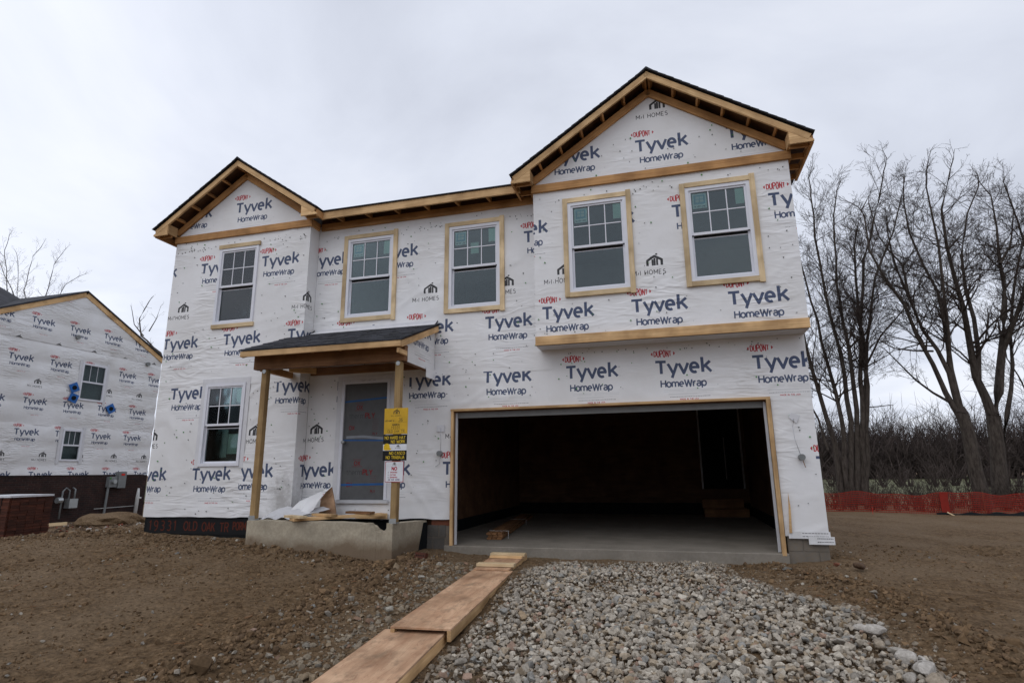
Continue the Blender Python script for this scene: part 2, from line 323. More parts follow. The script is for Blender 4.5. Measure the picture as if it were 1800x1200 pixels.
# ------------------------------------------------------------------ stroke lettering, drawn into small pictures that are printed on the wrap and signs
def A(cx, cy, rx, ry, a0, a1, n=12):
    return [(cx+rx*math.cos(math.radians(a0+(a1-a0)*i/n)), cy+ry*math.sin(math.radians(a0+(a1-a0)*i/n))) for i in range(n+1)]
X_ = .72
GL = {
 'A': (.74, [[(0, 0), (.37, 1), (.74, 0)], [(.13, .34), (.61, .34)]]), 'B': (.6, [[(0, 0), (0, 1), (.3, 1)]+A(.32, .76, .25, .24, 90, -90)+[(0, .52)], [(.3, .52)]+A(.33, .26, .28, .26, 90, -90)+[(0, 0)]]),
 'C': (.66, [A(.36, .5, .36, .5, 50, 310)]), 'D': (.66, [[(0, 0), (0, 1), (.25, 1)]+A(.28, .5, .38, .5, 90, -90)+[(0, 0)]]),
 'E': (.52, [[(.52, 1), (0, 1), (0, 0), (.52, 0)], [(0, .52), (.45, .52)]]), 'F': (.5, [[(.5, 1), (0, 1), (0, 0)], [(0, .52), (.42, .52)]]),
 'G': (.7, [A(.37, .5, .37, .5, 50, 300)+[(.68, .12), (.68, .45), (.42, .45)]]), 'H': (.64, [[(0, 0), (0, 1)], [(.64, 0), (.64, 1)], [(0, .52), (.64, .52)]]),
 'I': (0.02, [[(.01, 0), (.01, 1)]]), 'J': (.42, [[(.42, 1), (.42, .25)]+A(.2, .24, .22, .24, 0, -160)]), 'K': (.6, [[(0, 0), (0, 1)], [(.56, 1), (.04, .45)], [(.2, .6), (.6, 0)]]),
 'L': (.48, [[(0, 1), (0, 0), (.48, 0)]]), 'M': (.82, [[(0, 0), (0, 1), (.41, .3), (.82, 1), (.82, 0)]]), 'N': (.66, [[(0, 0), (0, 1), (.66, 0), (.66, 1)]]),
 'O': (.76, [A(.38, .5, .38, .5, 0, 360, 20)]), 'P': (.58, [[(0, 0), (0, 1), (.3, 1)]+A(.32, .74, .26, .26, 90, -90)+[(0, .48)]]),
 'R': (.6, [[(0, 0), (0, 1), (.3, 1)]+A(.32, .75, .25, .25, 90, -90)+[(0, .5)], [(.3, .5), (.6, 0)]]), 'S': (.56, [A(.29, .75, .25, .25, 35, 215, 10)+A(.28, .26, .27, .27, 70, -145, 12)]),
 'T': (.7, [[(0, .955), (.7, .955)], [(.35, .955), (.35, 0)]]), 'U': (.64, [[(0, 1), (0, .32)]+A(.32, .32, .32, .32, 180, 360)+[(.64, 1)]]), 'V': (.7, [[(0, 1), (.35, 0), (.7, 1)]]),
 'W': (1.0, [[(0, 1), (.25, 0), (.5, .9), (.75, 0), (1.0, 1)]]), 'X': (.64, [[(0, 0), (.64, 1)], [(0, 1), (.64, 0)]]), 'Y': (.66, [[(0, 1), (.33, .5), (.66, 1)], [(.33, .5), (.33, 0)]]),
 'a': (.52, [A(.26, .5, .22, .24, 150, 0, 8)+[(.48, 0)], A(.24, .2, .24, .2, 0, 360, 16)]), 'e': (.56, [[(.04, .38), (.53, .38)]+A(.28, .37, .26, .35, 0, 300, 16)]),
 'h': (.5, [[(0, 0), (0, 1)], [(0, .4)]+A(.25, .46, .25, .26, 180, 0)+[(.5, 0)]]), 'k': (.58, [[(0, 0), (0, 1.12)], [(.50, .74), (.05, .36)], [(.18, .46), (.58, 0)]]),
 'm': (.9, [[(0, 0), (0, .74)], [(0, .46)]+A(.225, .47, .225, .25, 180, 0)+[(.45, 0)], [(.45, .46)]+A(.675, .47, .225, .25, 180, 0)+[(.9, 0)]]),
 'o': (.58, [A(.29, .36, .29, .36, 0, 360, 20)]), 'p': (.56, [[(0, -.3), (0, .72)], A(.28, .36, .28, .36, 0, 360, 18)]), 'r': (.34, [[(0, 0), (0, .74)], [(0, .42)]+A(.26, .42, .26, .30, 180, 75, 6)]),
 't': (.38, [[(.15, .95), (.15, .15), (.24, .02), (.38, .03)], [(0, .7), (.36, .7)]]), 'v': (.62, [[(0, .74), (.31, .0), (.62, .74)]]), 'y': (.62, [[(0, .76), (.33, .02)], [(.64, .76), (.24, -.32)]]),
 '0': (.56, [A(.28, .5, .28, .5, 0, 360, 18)]), '1': (.3, [[(0, .8), (.2, 1), (.2, 0)]]), '3': (.52, [A(.25, .75, .25, .25, 140, -80, 10)+A(.25, .26, .28, .27, 85, -145, 12)]),
 '6': (.54, [A(.5, .6, .48, .45, 100, 180, 8)+[(.02, .3)], A(.27, .29, .26, .29, 0, 360, 16)]), '9': (.54, [A(.04, .4, .48, .45, -80, 0, 8)+[(.52, .7)], A(.27, .71, .26, .29, 0, 360, 16)]),
 '#': (.6, [[(.15, 0), (.25, 1)], [(.4, 0), (.5, 1)], [(0, .33), (.6, .33)], [(0, .66), (.6, .66)]]), '/': (.26, [[(.02, .12), (.22, .62)]]), ' ': (.34, []), '-': (.35, [[(0, .45), (.35, .45)]]),
 '.': (.05, [[(0, 0), (.05, .0)]]),
}
class Pic:
    """a picture in metres: origin bottom left"""
    def __init__(s, w, h, ppm, bg):
        s.w, s.h, s.k = w, h, ppm; s.a = np.zeros((int(round(h*ppm)), int(round(w*ppm)), 3), np.float32); s.a[:] = bg
    def cover(s, x0, y0, x1, y1, fn, col):
        H, W = s.a.shape[:2]; k = s.k
        i0, i1 = max(0, int(x0*k)-2), min(W, int(x1*k)+3); j0, j1 = max(0, int(y0*k)-2), min(H, int(y1*k)+3)
        if i1 <= i0 or j1 <= j0: return
        X, Y = np.meshgrid((np.arange(i0, i1)+.5), (np.arange(j0, j1)+.5)); c = np.clip(fn(X, Y), 0, 1)[..., None]
        s.a[j0:j1, i0:i1] = s.a[j0:j1, i0:i1]*(1-c)+np.array(col, np.float32)*c
    def stroke(s, pts, w, col):
        k = s.k; P = [(x*k, y*k) for x, y in pts]; W = w*k; xs = [p[0] for p in pts]; ys = [p[1] for p in pts]; closed = math.hypot(pts[0][0]-pts[-1][0], pts[0][1]-pts[-1][1]) < 1e-6
        def fn(X, Y):
            c = np.zeros_like(X)
            for (ax, ay), (bx, by) in zip(P[:-1], P[1:]):
                L = math.hypot(bx-ax, by-ay)
                if L < 1e-6: continue
                ux, uy = (bx-ax)/L, (by-ay)/L; al = (X-ax)*ux+(Y-ay)*uy; pe = np.abs((X-ax)*uy-(Y-ay)*ux)
                c = np.maximum(c, np.clip(.5+W/2-pe, 0, 1)*np.clip(.5+al, 0, 1)*np.clip(.5+L-al, 0, 1))
            for (x, y) in (P if closed else P[1:-1]): c = np.maximum(c, np.clip(.5+W/2-np.hypot(X-x, Y-y), 0, 1))
            return c
        s.cover(min(xs)-w, min(ys)-w, max(xs)+w, max(ys)+w, fn, col)
    def rect(s, x0, y0, x1, y1, col):
        k = s.k; s.cover(x0, y0, x1, y1, lambda X, Y: np.clip(.5+X-x0*k, 0, 1)*np.clip(.5+x1*k-X, 0, 1)*np.clip(.5+Y-y0*k, 0, 1)*np.clip(.5+y1*k-Y, 0, 1), col)
    def width(s, t, h, sx=1, gap=.2): return sum((GL[c][0]*sx+gap)*h for c in t)-gap*h
    def text(s, t, x, y, h, w, col, sx=1, gap=.2, center=False, shear=0):
        if center: x -= s.width(t, h, sx, gap)/2
        for c in t:
            gw, st = GL[c]
            for p in st: s.stroke([(x+(q[0]*sx+q[1]*shear)*h, y+q[1]*h) for q in p], w, col)
            x += (gw*sx+gap)*h
        return x
    def icon(s, x, y, sc_, col, w=.028):
        for p in ([(.015, 0), (.015, .082), (.122, .150), (.20, .102)], [(.225, 0), (.225, .085), (.17, .122)], [(.092, 0), (.092, .098)], [(.122, 0), (.122, .12)], [(.158, 0), (.158, .108)]):
            s.stroke([(x+a*sc_, y+b*sc_) for a, b in p], w*sc_*(1 if len(p) > 2 else .8), col)
        s.stroke([(x+.152*sc_, y+.165*sc_), (x+.152*sc_, y+.19*sc_)], w*sc_*.8, col)
    def image(s, name):
        H, W = s.a.shape[:2]; im = bpy.data.images.new(name, W, H, alpha=False, float_buffer=False); im.colorspace_settings.name = 'sRGB'
        lin = np.clip(s.a, 0, 1); srgb = np.where(lin < .0031308, lin*12.92, 1.055*lin**(1/2.4)-.055)
        px = np.ones((H, W, 4), np.float32); px[..., :3] = srgb; im.pixels.foreach_set(px.ravel()); im.update(); im.pack(); return im
TW, TH = 1.43, 3.02
def tile():
    s = Pic(TW, TH, 716, (.805, .81, .815)); NAVY = (.075, .098, .172); RED = (.48, .035, .045); BLK = (.045, .045, .05); GR = (.52, .53, .55)
    def block(x, zt, mark=True):
        for dx in (0, -TW, TW):
            X = x+dx
            # word mark, letter by letter
            h = .215; w = .045
            s.stroke([(X, zt-.022), (X+.160, zt-.022)], w*.9, NAVY); s.stroke([(X+.082, zt-.03), (X+.082, zt-h)], w, NAVY)
            for ch, lx in (('y', .178), ('v', .345), ('e', .520)):
                for p in GL[ch][1]: s.stroke([(X+lx+q[0]*.222+(0.01 if ch != 'e' else 0), zt-h+q[1]*h*.98) for q in p], w*(.98 if ch == 'e' else .95), NAVY)
            kx = X+.705
            s.stroke([(kx, zt-h), (kx, zt+.022)], w, NAVY); s.stroke([(kx+.115, zt-.045), (kx+.012, zt-.135)], w*.95, NAVY); s.stroke([(kx+.04, zt-.11), (kx+.125, zt-h+.004)], w*.95, NAVY)
            s.stroke(A(X+.868, zt-h+.012, .007, .007, 0, 360, 10), .004, GR)
            s.text('HomeWrap', X+.068, zt-.425, .105, .0215, NAVY, sx=1.02, gap=.17)
            s.stroke(A(X+.905, zt-.415, .007, .007, 0, 360, 10), .004, GR)
            # oval maker's mark: letters tall in the middle, low at the ends, a small diamond at each end
            cx, cz = X+.125, zt+.107
            for ch, lx, lh in zip('DUPONT', (-.136, -.090, -.043, .002, .050, .094), (.078, .096, .108, .108, .096, .076)):
                for p in GL[ch][1]: s.stroke([(cx+lx+q[0]*.050*(.64/max(.5, GL[ch][0])), cz-lh/2+q[1]*lh) for q in p], .0145, RED)
            for sg in (-1, 1): s.stroke([(cx+sg*.164, cz-.020), (cx+sg*.180, cz), (cx+sg*.164, cz+.020), (cx+sg*.164, cz-.020)], .012, RED)
            for zz_, a, b in ((-.475, .10, .41), (-.475, .45, .85), (-.498, .10, .40), (-.498, .45, .84), (-.535, .17, .74), (-.545, .17, .60)): s.stroke([(X+a, zt+zz_), (X+b, zt+zz_)], .0045, (.60, .61, .63))
            x_ = X+.19
            while x_ < X+.76: L = random.uniform(.01, .035); s.stroke([(x_, zt-.583), (x_+L, zt-.583)], .008, (.25, .25, .27)); x_ += L+.006
            s.text('MADE IN THE USA', X+.475, zt-.632, .021, .0045, RED, center=True, sx=1.1, gap=.28)
            # builder's mark above
            if not mark: continue
            s.icon(X+.268, zt+.525, 1.05, BLK, .036); s.text('M/I HOMES', X+.045, zt+.383, .072, .0105, BLK, sx=.96, gap=.31)
    zA = 1.80
    block(.30, zA, False); block(.30+.715, zA-1.51); 
    for q in (TH, -TH): block(.30, zA+q, False); block(.30+.715, zA-1.51+q)
    return s.image('house_wrap_print')
TILE = tile(); TILE_X, TILE_Z = .30, 1.80
def wrapmat(name, far=False):
    m, nt, b = newmat(name); L = nt.links.new; b.inputs['Roughness'].default_value = .55; b.inputs['Specular IOR Level'].default_value = .25
    uv = N(nt, 'ShaderNodeUVMap', uv_map='UVMap'); v = objco(nt)
    w = tex(nt, 'ShaderNodeTexNoise', 3.2, v, 3, .5); sub = N(nt, 'ShaderNodeVectorMath', operation='MULTIPLY_ADD'); L(w.outputs['Color'], sub.inputs[0]); sub.inputs[1].default_value = (.010, .005, 0); L(uv.outputs[0], sub.inputs[2])
    im = N(nt, 'ShaderNodeTexImage', image=TILE, extension='REPEAT', interpolation='Linear'); L(sub.outputs[0], im.inputs[0])
    st = tex(nt, 'ShaderNodeTexNoise', .8, v, 5, .6); col = mix(nt, 1, im.outputs[0], cramp(nt, st.outputs[0], [(.32, (.88, .87, .85)), (.6, (1, 1, 1))]), 'MULTIPLY')
    sp = tex(nt, 'ShaderNodeTexVoronoi', 5.5, v); sp.inputs['Randomness'].default_value = 1
    col = mix(nt, cramp(nt, sp.outputs['Distance'], [(.025, (.75, .75, .75)), (.045, (0, 0, 0))]), col, (.10, .13, .08))
    gp = N(nt, 'ShaderNodeNewGeometry'); ds = N(nt, 'ShaderNodeVectorMath', operation='MULTIPLY_ADD'); L(gp.outputs['Position'], ds.inputs[0]); ds.inputs[1].default_value = (1.9, 1.2, 1.05); ds.inputs[2].default_value = (3.02*1.9, .3*1.2, -.72*1.05)
    ln = N(nt, 'ShaderNodeVectorMath', operation='LENGTH'); L(ds.outputs[0], ln.inputs[0]); sn = tex(nt, 'ShaderNodeTexNoise', 9, v, 6, .75)
    sa = N(nt, 'ShaderNodeMath', operation='MULTIPLY_ADD'); L(sn.outputs[0], sa.inputs[0]); sa.inputs[1].default_value = 1.3; sb = N(nt, 'ShaderNodeMath', operation='MULTIPLY'); L(ln.outputs['Value'], sb.inputs[0]); sb.inputs[1].default_value = -1.0; L(sb.outputs[0], sa.inputs[2])
    sm = N(nt, 'ShaderNodeMapRange'); L(sa.outputs[0], sm.inputs[0]); sm.inputs[1].default_value = .05; sm.inputs[2].default_value = .55; sm.inputs[3].default_value = 0; sm.inputs[4].default_value = .62
    col = mix(nt, sm.outputs[0], col, (.30, .285, .265))
    L(col, b.inputs['Base Color'])
    # creases: thin ridged folds in two slanting directions, and a broad slackness
    hts = None
    for i, (rot, scl) in enumerate(((.5, (1.1, 1, 4.2)), (-.75, (.9, 1, 3.4)), (1.45, (.5, 1, 3.5)))):
        mp = N(nt, 'ShaderNodeMapping'); mp.inputs['Rotation'].default_value = (0 if not far else rot, rot if not far else 0, 0); mp.inputs['Scale'].default_value = tuple(.62*q for q in scl) if not far else (1, scl[0], scl[2]); mp.inputs['Location'].default_value = (i*3.1, 0, i*5.7)
        L(v, mp.inputs[0]); n = tex(nt, 'ShaderNodeTexNoise', 1.5, mp.outputs[0], 2.5, .5); n.inputs['Distortion'].default_value = .7
        a = N(nt, 'ShaderNodeMath', operation='SUBTRACT'); L(n.outputs[0], a.inputs[0]); a.inputs[1].default_value = .5
        a2 = N(nt, 'ShaderNodeMath', operation='ABSOLUTE'); L(a.outputs[0], a2.inputs[0])
        a3 = N(nt, 'ShaderNodeMapRange'); a3.interpolation_type = 'SMOOTHSTEP'; L(a2.outputs[0], a3.inputs[0]); a3.inputs[1].default_value = 0; a3.inputs[2].default_value = .085; a3.inputs[3].default_value = 1; a3.inputs[4].default_value = 0
        if hts is None: hts = a3.outputs[0]
        else:
            q = N(nt, 'ShaderNodeMath', operation='ADD'); L(hts, q.inputs[0]); L(a3.outputs[0], q.inputs[1]); hts = q.outputs[0]
    mk = tex(nt, 'ShaderNodeTexNoise', .7, v, 2); mm = N(nt, 'ShaderNodeMapRange'); L(mk.outputs[0], mm.inputs[0]); mm.inputs[1].default_value = .46; mm.inputs[2].default_value = .68; mm.inputs[3].default_value = .04; mm.inputs[4].default_value = 1
    q = N(nt, 'ShaderNodeMath', operation='MULTIPLY'); L(hts, q.inputs[0]); L(mm.outputs[0], q.inputs[1])
    n_ = bump(nt, b, q.outputs[0], .55, .010 if not far else .02)
    fi = tex(nt, 'ShaderNodeTexNoise', 5, v, 3, .5); bump(nt, b, fi.outputs[0], .35, .012, n_)
    return m
M['wrap'] = wrapmat('house_wrap'); M['wrap_far'] = wrapmat('neighbour_house_wrap', True)
def picmat(name, im, rough=.5):
    m, nt, b = newmat(name); b.inputs['Roughness'].default_value = rough
    uv = N(nt, 'ShaderNodeUVMap', uv_map='UVMap'); t = N(nt, 'ShaderNodeTexImage', image=im, extension='EXTEND'); nt.links.new(uv.outputs[0], t.inputs[0])
    n = tex(nt, 'ShaderNodeTexNoise', 7, objco(nt), 4); nt.links.new(mix(nt, 1, t.outputs[0], cramp(nt, n.outputs[0], [(.3, (.85, .85, .84)), (.6, (1, 1, 1))]), 'MULTIPLY'), b.inputs['Base Color']); return m

# ------------------------------------------------------------------ the ground
HX0, HX1 = -5.99, 5.61
def gz(x, y):
    x = np.asarray(x, float); y = np.asarray(y, float)
    h0 = np.interp(x, [-12, -6, -3, -.5, 1, 5, 5.6, 8, 14], [-.02, .13, .05, -.07, -.15, -.14, -.07, -.16, -.3])
    dx = np.maximum(np.maximum(HX0-x, x-HX1), 0); dy = np.maximum(np.maximum(-.3-y, y-8.5), 0); d = np.hypot(dx, dy)
    L = np.interp(x, [-14, -5, 0, 6, 10], [13, 8, 6.5, 6.5, 12]); t = smooth01(d/L); far = np.interp(x, [-19, -10, 0, 20], [-.56, -.47, -.42, -.42])
    z = h0*(1-t)+far*t
    # swale towards the road, gentle
    return z
def gat(px, py, lift=0.):
    d = cf+cr*(px-900)/FPX+cu*(600-py)/FPX; z = -.3
    for _ in range(12):
        p = CAM+d*(z-CAM[2])/d[2]; z = float(gfull(np.array([p[0]]), np.array([p[1]]))[0])+lift
    return float(p[0]), float(p[1])
def inpoly(x, y, poly):
    x = np.asarray(x); y = np.asarray(y); r = np.zeros(x.shape, bool); n = len(poly)
    for i in range(n):
        (x0, y0), (x1, y1) = poly[i], poly[(i+1) % n]
        c = ((y0 > y) != (y1 > y)) & (x < (x1-x0)*(y-y0)/((y1-y0) if y1 != y0 else 1e-9)+x0); r ^= c
    return r
def polydist(x, y, poly):
    d = np.full(np.shape(x), 9.)
    for i in range(len(poly)):
        (x0, y0), (x1, y1) = poly[i], poly[(i+1) % len(poly)]; L2 = (x1-x0)**2+(y1-y0)**2
        t = np.clip(((x-x0)*(x1-x0)+(y-y0)*(y1-y0))/L2, 0, 1); d = np.minimum(d, np.hypot(x-x0-t*(x1-x0), y-y0-t*(y1-y0)))
    return d
def segdist(x, y, a, b):
    L2 = (b[0]-a[0])**2+(b[1]-a[1])**2; t = np.clip(((x-a[0])*(b[0]-a[0])+(y-a[1])*(b[1]-a[1]))/L2, 0, 1)
    return np.hypot(x-a[0]-t*(b[0]-a[0]), y-a[1]-t*(b[1]-a[1]))
def ridges(x, y):
    """how much loose clod there is: banks pushed up beside the gravel drive and against the walls"""
    a = np.exp(-(np.minimum(segdist(x, y, (-.25, -6.5), (-.1, -3.2)), segdist(x, y, (-.1, -3.2), (-.15, -1.0)))/.40)**2)
    b = np.exp(-(np.minimum(segdist(x, y, (4.75, -.45), (5.3, -1.7)), segdist(x, y, (5.3, -1.7), (6.0, -4.0)))/.28)**2)*.9
    c = np.exp(-(segdist(x, y, (-6.2, -.65), (-.6, -1.65))/.3)**2)*.7
    e_ = np.exp(-(segdist(x, y, (8.5, 3.0), (13, 3.6))/.5)**2)*1.1
    f_ = np.exp(-(segdist(x, y, (-13.5, .2), (-6.5, -.6))/.7)**2)*.8
    return np.maximum.reduce([a, b, c, e_, f_])
def gfull(x, y):
    z = gz(x, y); near = np.exp(-np.hypot(x, y+3)/26)
    rg = ridges(x, y)
    z = z+near*(.085*(fbm(x*.45, y*.45, 3, 1)-.5)+.055*(fbm(x*1.7, y*1.7, 3, 2)-.5)+.045*(fbm(x*5, y*7, 4, 5, .6)-.5)+.03*smooth01((fbm(x*2.2, y*3.5, 3, 9)-.52)/.1)*(fbm(x*14, y*14, 3, 11)-.3)+.016*(fbm(x*12, y*15, 2, 17)-.5))
    z = z+rg*(.035+.11*(fbm(x*4.5, y*4.5, 4, 8, .6)-.42)+.09*np.maximum(vnoise(x*11, y*11, 4)-.5, 0))
    # wheel tracks on the right, running back past the house
    for off in (0, 1.7): z = z-.035*np.exp(-((x-(7.6+off)-.18*(y+2))/.22)**2)*(y > -9)*(y < 10)
    return z
def axis(a, b, step, lo, hi, g):
    v = list(np.arange(a, b, step)); s = step; x = v[-1]
    while x < hi: s *= g; x += s; v.append(x)
    s = step; x = v[0]; pre = []
    while x > lo: s *= g; x -= s; pre.append(x)
    return np.array(pre[::-1]+v)
GRAV = [gat(*p, .05) for p in ((905, 1012), (925, 992), (985, 984), (1060, 988), (1140, 984), (1200, 980), (1250, 981), (1290, 1000), (1345, 1016), (1385, 1036), (1445, 1042), (1500, 1063), (1532, 1080), (1562, 1104), (1602, 1138), (1645, 1155), (1680, 1200))]
GRAV += [(GRAV[-1][0]+.35, GRAV[-1][1]-1.2), (GRAV[-1][0]+.6, -8.8), (1.95, -8.8), (1.80, -5.6), (1.58, -4.2), (1.50, -3), (1.42, -1.6)]
gx = axis(-7.2, 9.5, .048, -1500, 1500, 1.06); gy = axis(-6.6, 1.0, .036, -900, 2500, 1.06)
GX, GY = np.meshgrid(gx, gy); GZ = gfull(GX, GY); nx, ny = len(gx), len(gy)
idx = np.arange(nx*ny).reshape(ny, nx); F = np.stack([idx[:-1, :-1], idx[:-1, 1:], idx[1:, 1:], idx[1:, :-1]], -1).reshape(-1, 4)
cx_ = (GX[:-1, :-1]+GX[1:, 1:]).ravel()/2; cy_ = (GY[:-1, :-1]+GY[1:, 1:]).ravel()/2
keep = ~((cx_ > -5.7) & (cx_ < 5.5) & (cy_ > .15) & (cy_ < 9.3))      # the house's own footprint is slab, not soil
keep &= ~((cx_ > -2.7) & (cx_ < -.65) & (cy_ > -.95) & (cy_ < .4))
ground = link('ground', npmesh('ground', np.stack([GX, GY, GZ], -1).reshape(-1, 3), F[keep], True), M['dirt']); ground['kind'] = 'structure'
# the pit inside the porch walls
pit = MB().box(-2.75, -.6, -1.0, .25, -.35, -.30).build('porch_pit_floor', M['dirt']); pit['kind'] = 'structure'
fl = MB().box(-300, 400, 20, 110, -.5, -.395).build('field', M['field']); fl['kind'] = 'structure'

# ------------------------------------------------------------------ our house
house = thing('unfinished_house', 'two-storey unfinished house wrapped in printed white house wrap with open garage', 'house', (0, 0, 0))
D1, D2 = .289, .378; XL, XM, XR, XRR = -5.99, -2.83, 1.578, 5.612; GW = 5.03; GH = 2.187
def wrinkle(u, z, amp, seed):
    r = amp*.9*(fbm(u*1.1, z*1.1, 3, seed)-.5)*2
    for k, (a, s) in enumerate(((.6, 1.), (-.8, .8), (.15, .6))):
        p = u*math.cos(a)+z*math.sin(a); q = -u*math.sin(a)+z*math.cos(a)
        rid = 1-np.abs(vnoise(p*.8+vnoise(u*1.5, z*1.5, 5)*.8, q*2.6, seed+k*7)*2-1); r = r+amp*1.3*s*smooth01((rid-.80)/.20)*smooth01((vnoise(u*.8, z*.8, seed+k+20)-.35)/.4)
    return r
def sheet(name, plane, u0, u1, z0, z1, depth, phase, holes=(), top=None, step=.045, amp=.006, seed=0, mat=None, parent=None, lift=0, hem=.0, edge=True):
    """one sheet of wrap on a wall plane ('y' faces -y, 'x-' faces -x, 'x+' faces +x) with window openings; phase = (u, z) of a printed T's top left"""
    us = set(np.round(np.linspace(u0, u1, max(2, int((u1-u0)/step)+1)), 4)); zs = set(np.round(np.linspace(z0, z1, max(2, int((z1-z0)/step)+1)), 4))
    for h in holes: us |= {h[0], h[1]}; zs |= {h[2], h[3]}
    us = np.array(sorted(u for u in us if u0-1e-6 <= u <= u1+1e-6)); zs = np.array(sorted(z for z in zs if z0-1e-6 <= z <= z1+1e-6))
    U, Z = np.meshgrid(us, zs)
    if top is not None: Z = z0+(Z-z0)/(z1-z0)*(top(U)-z0)
    pin = np.minimum(1, np.minimum.reduce([U-u0, u1-U])/.06) if edge else 1
    for h in holes:
        d = np.hypot(np.maximum(np.maximum(h[0]-U, U-h[1]), 0), np.maximum(np.maximum(h[2]-Z, Z-h[3]), 0)); pin = pin*np.minimum(1, d/.12)
    W_ = np.abs(wrinkle(U, Z, amp, seed))*pin+lift
    if hem: Z = Z+(Z < z0+.02)*hem*(fbm(U*1.3, U*0, 3, seed+3)-.5)*2
    if plane == 'y': V = np.stack([U, depth-W_, Z], -1)
    elif plane == 'x+': V = np.stack([depth+W_, U, Z], -1)
    else: V = np.stack([depth-W_, U, Z], -1)
    nx_, nz_ = len(us), len(zs); ix = np.arange(nx_*nz_).reshape(nz_, nx_); F_ = np.stack([ix[:-1, :-1], ix[:-1, 1:], ix[1:, 1:], ix[1:, :-1]], -1).reshape(-1, 4)
    uc = ((us[:-1]+us[1:])/2)[None, :].repeat(nz_-1, 0).ravel(); zc = ((zs[:-1]+zs[1:])/2)[:, None].repeat(nx_-1, 1).ravel(); kp = np.ones(len(F_), bool)
    for h in holes: kp &= ~((uc > h[0]) & (uc < h[1]) & (zc > h[2]) & (zc < h[3]))
    F_ = F_[kp]
    if plane == 'x-': F_ = F_[:, ::-1]
    me = npmesh(name, V.reshape(-1, 3), F_, True); uvl = me.uv_layers.new(name='UVMap')
    sgn = -1 if plane == 'x-' else 1
    UV = np.stack([(sgn*(U-phase[0])+TILE_X)/TW, (Z-phase[1]+TILE_Z)/TH], -1).reshape(-1, 2)[F_.ravel()]
    uvl.data.foreach_set('uv', UV.astype(np.float32).ravel())
    return link(name, me, mat or M['wrap'], parent or house)
WZ0, WZ1 = 3.983, 5.553        # vinyl frames of the upper windows
HW1 = (-4.87, -3.96, 3.99, 5.55); HW6 = (-4.86, -3.97, 1.31, 2.83)
HW2 = (-2.165, -1.205, 3.985, 5.55); HW3 = (-.09, .875, 3.985, 5.55)
HW4 = (2.165, 3.13, 3.975, 5.535); HW5 = (4.055, 5.02, 3.975, 5.535)
def gable_top(xa, xb, z_e, sl): 
    xm = (xa+xb)/2; return lambda U: z_e+(xm-xa)*sl-np.abs(U-xm)*sl
SL = .672
# left bay
sheet('wrap_sheet', 'y', XL, XM, 2.80, 5.86, -D1, (-5.30, 5.31), [HW1], seed=1, lift=.004, amp=.008)
sheet('wrap_sheet', 'y', XL, -3.93, .42, 2.82, -D1, (-5.68, 2.80), [HW6], seed=2, hem=.03, amp=.011)
sheet('wrap_sheet', 'y', -3.95, XM, .42, 2.815, -D1, (-3.366, 2.84), [], seed=3, hem=.03, lift=.002, amp=.015)
sheet('wrap_sheet', 'y', XL, XM, 5.86, 7.2, -D1, (-4.598, 6.537), [], top=gable_top(XL, XM, 5.93, .69), seed=4, amp=.003)
sheet('wrap_sheet', 'x-', -D1, 9, .42, 5.95, XL, (-.2, 5.3), step=.3, seed=5)
sheet('wrap_sheet', 'x+', -D1, -.002, 2.81, 5.9, XM, (-.289-(XM+3.9), 5.31), seed=6, amp=.003)
sheet('wrap_sheet', 'x+', -D1, -.002, .44, 2.82, XM, (-.289-(XM+3.366), 2.84), seed=7, amp=.004)
# middle wall, upper sheet; lower sheet runs on round the door and over the garage opening
DOORH = (-2.10, -1.20, .70, 2.76)
sheet('wrap_sheet', 'y', XM+.003, XR+.2, 2.80, 5.9, 0, (-2.97, 5.315), [HW2, HW3], seed=8, lift=.004, amp=.010)
sheet('wrap_sheet', 'y', XM+.003, XR+.1, .40, 2.83, 0, (-.86, 2.855), [DOORH, (-.02, 2., 0, GH)], seed=9, hem=.03, amp=.014)
sheet('wrap_sheet', 'y', XR+.1, XRR, .235, 3.14, 0, (-.86, 2.855), [(-.02, GW+.02, 0, GH)], seed=9, amp=.009)
# room over the garage
sheet('wrap_sheet', 'y', XR, XRR, 3.28, 5.86, -D2, (2.418, 5.295), [HW4, HW5], seed=10, amp=.005)
sheet('wrap_sheet', 'y', XR, XRR, 5.86, 7.4, -D2, (2.629, 8.04), [], top=gable_top(XR, XRR, 5.95, .672), seed=11, amp=.003)
sheet('wrap_sheet', 'x-', -D2, -.004, 3.14, 5.95, XR, (-.55, 5.3), seed=12, amp=.003)
sheet('wrap_sheet', 'x+', -D2, .0, 3.14, 5.95, XRR, (-.3, 5.3), seed=13, amp=.003)
sheet('wrap_sheet', 'x+', 0, 9, .2, 5.95, XRR, (1.1, 5.3), seed=13, step=.3)
# underside of the overhang
me = pymesh('overhang_underside', [(XR, -D2, 3.128), (XRR, -D2, 3.128), (XRR, .0, 3.128), (XR, 0, 3.128)], [(0, 3, 2, 1)]); u_ = me.uv_layers.new(name='UVMap')
for i in range(4): u_.data[i].uv = (.9+.01*i, .30)
link('overhang_underside', me, M['tape'], house)
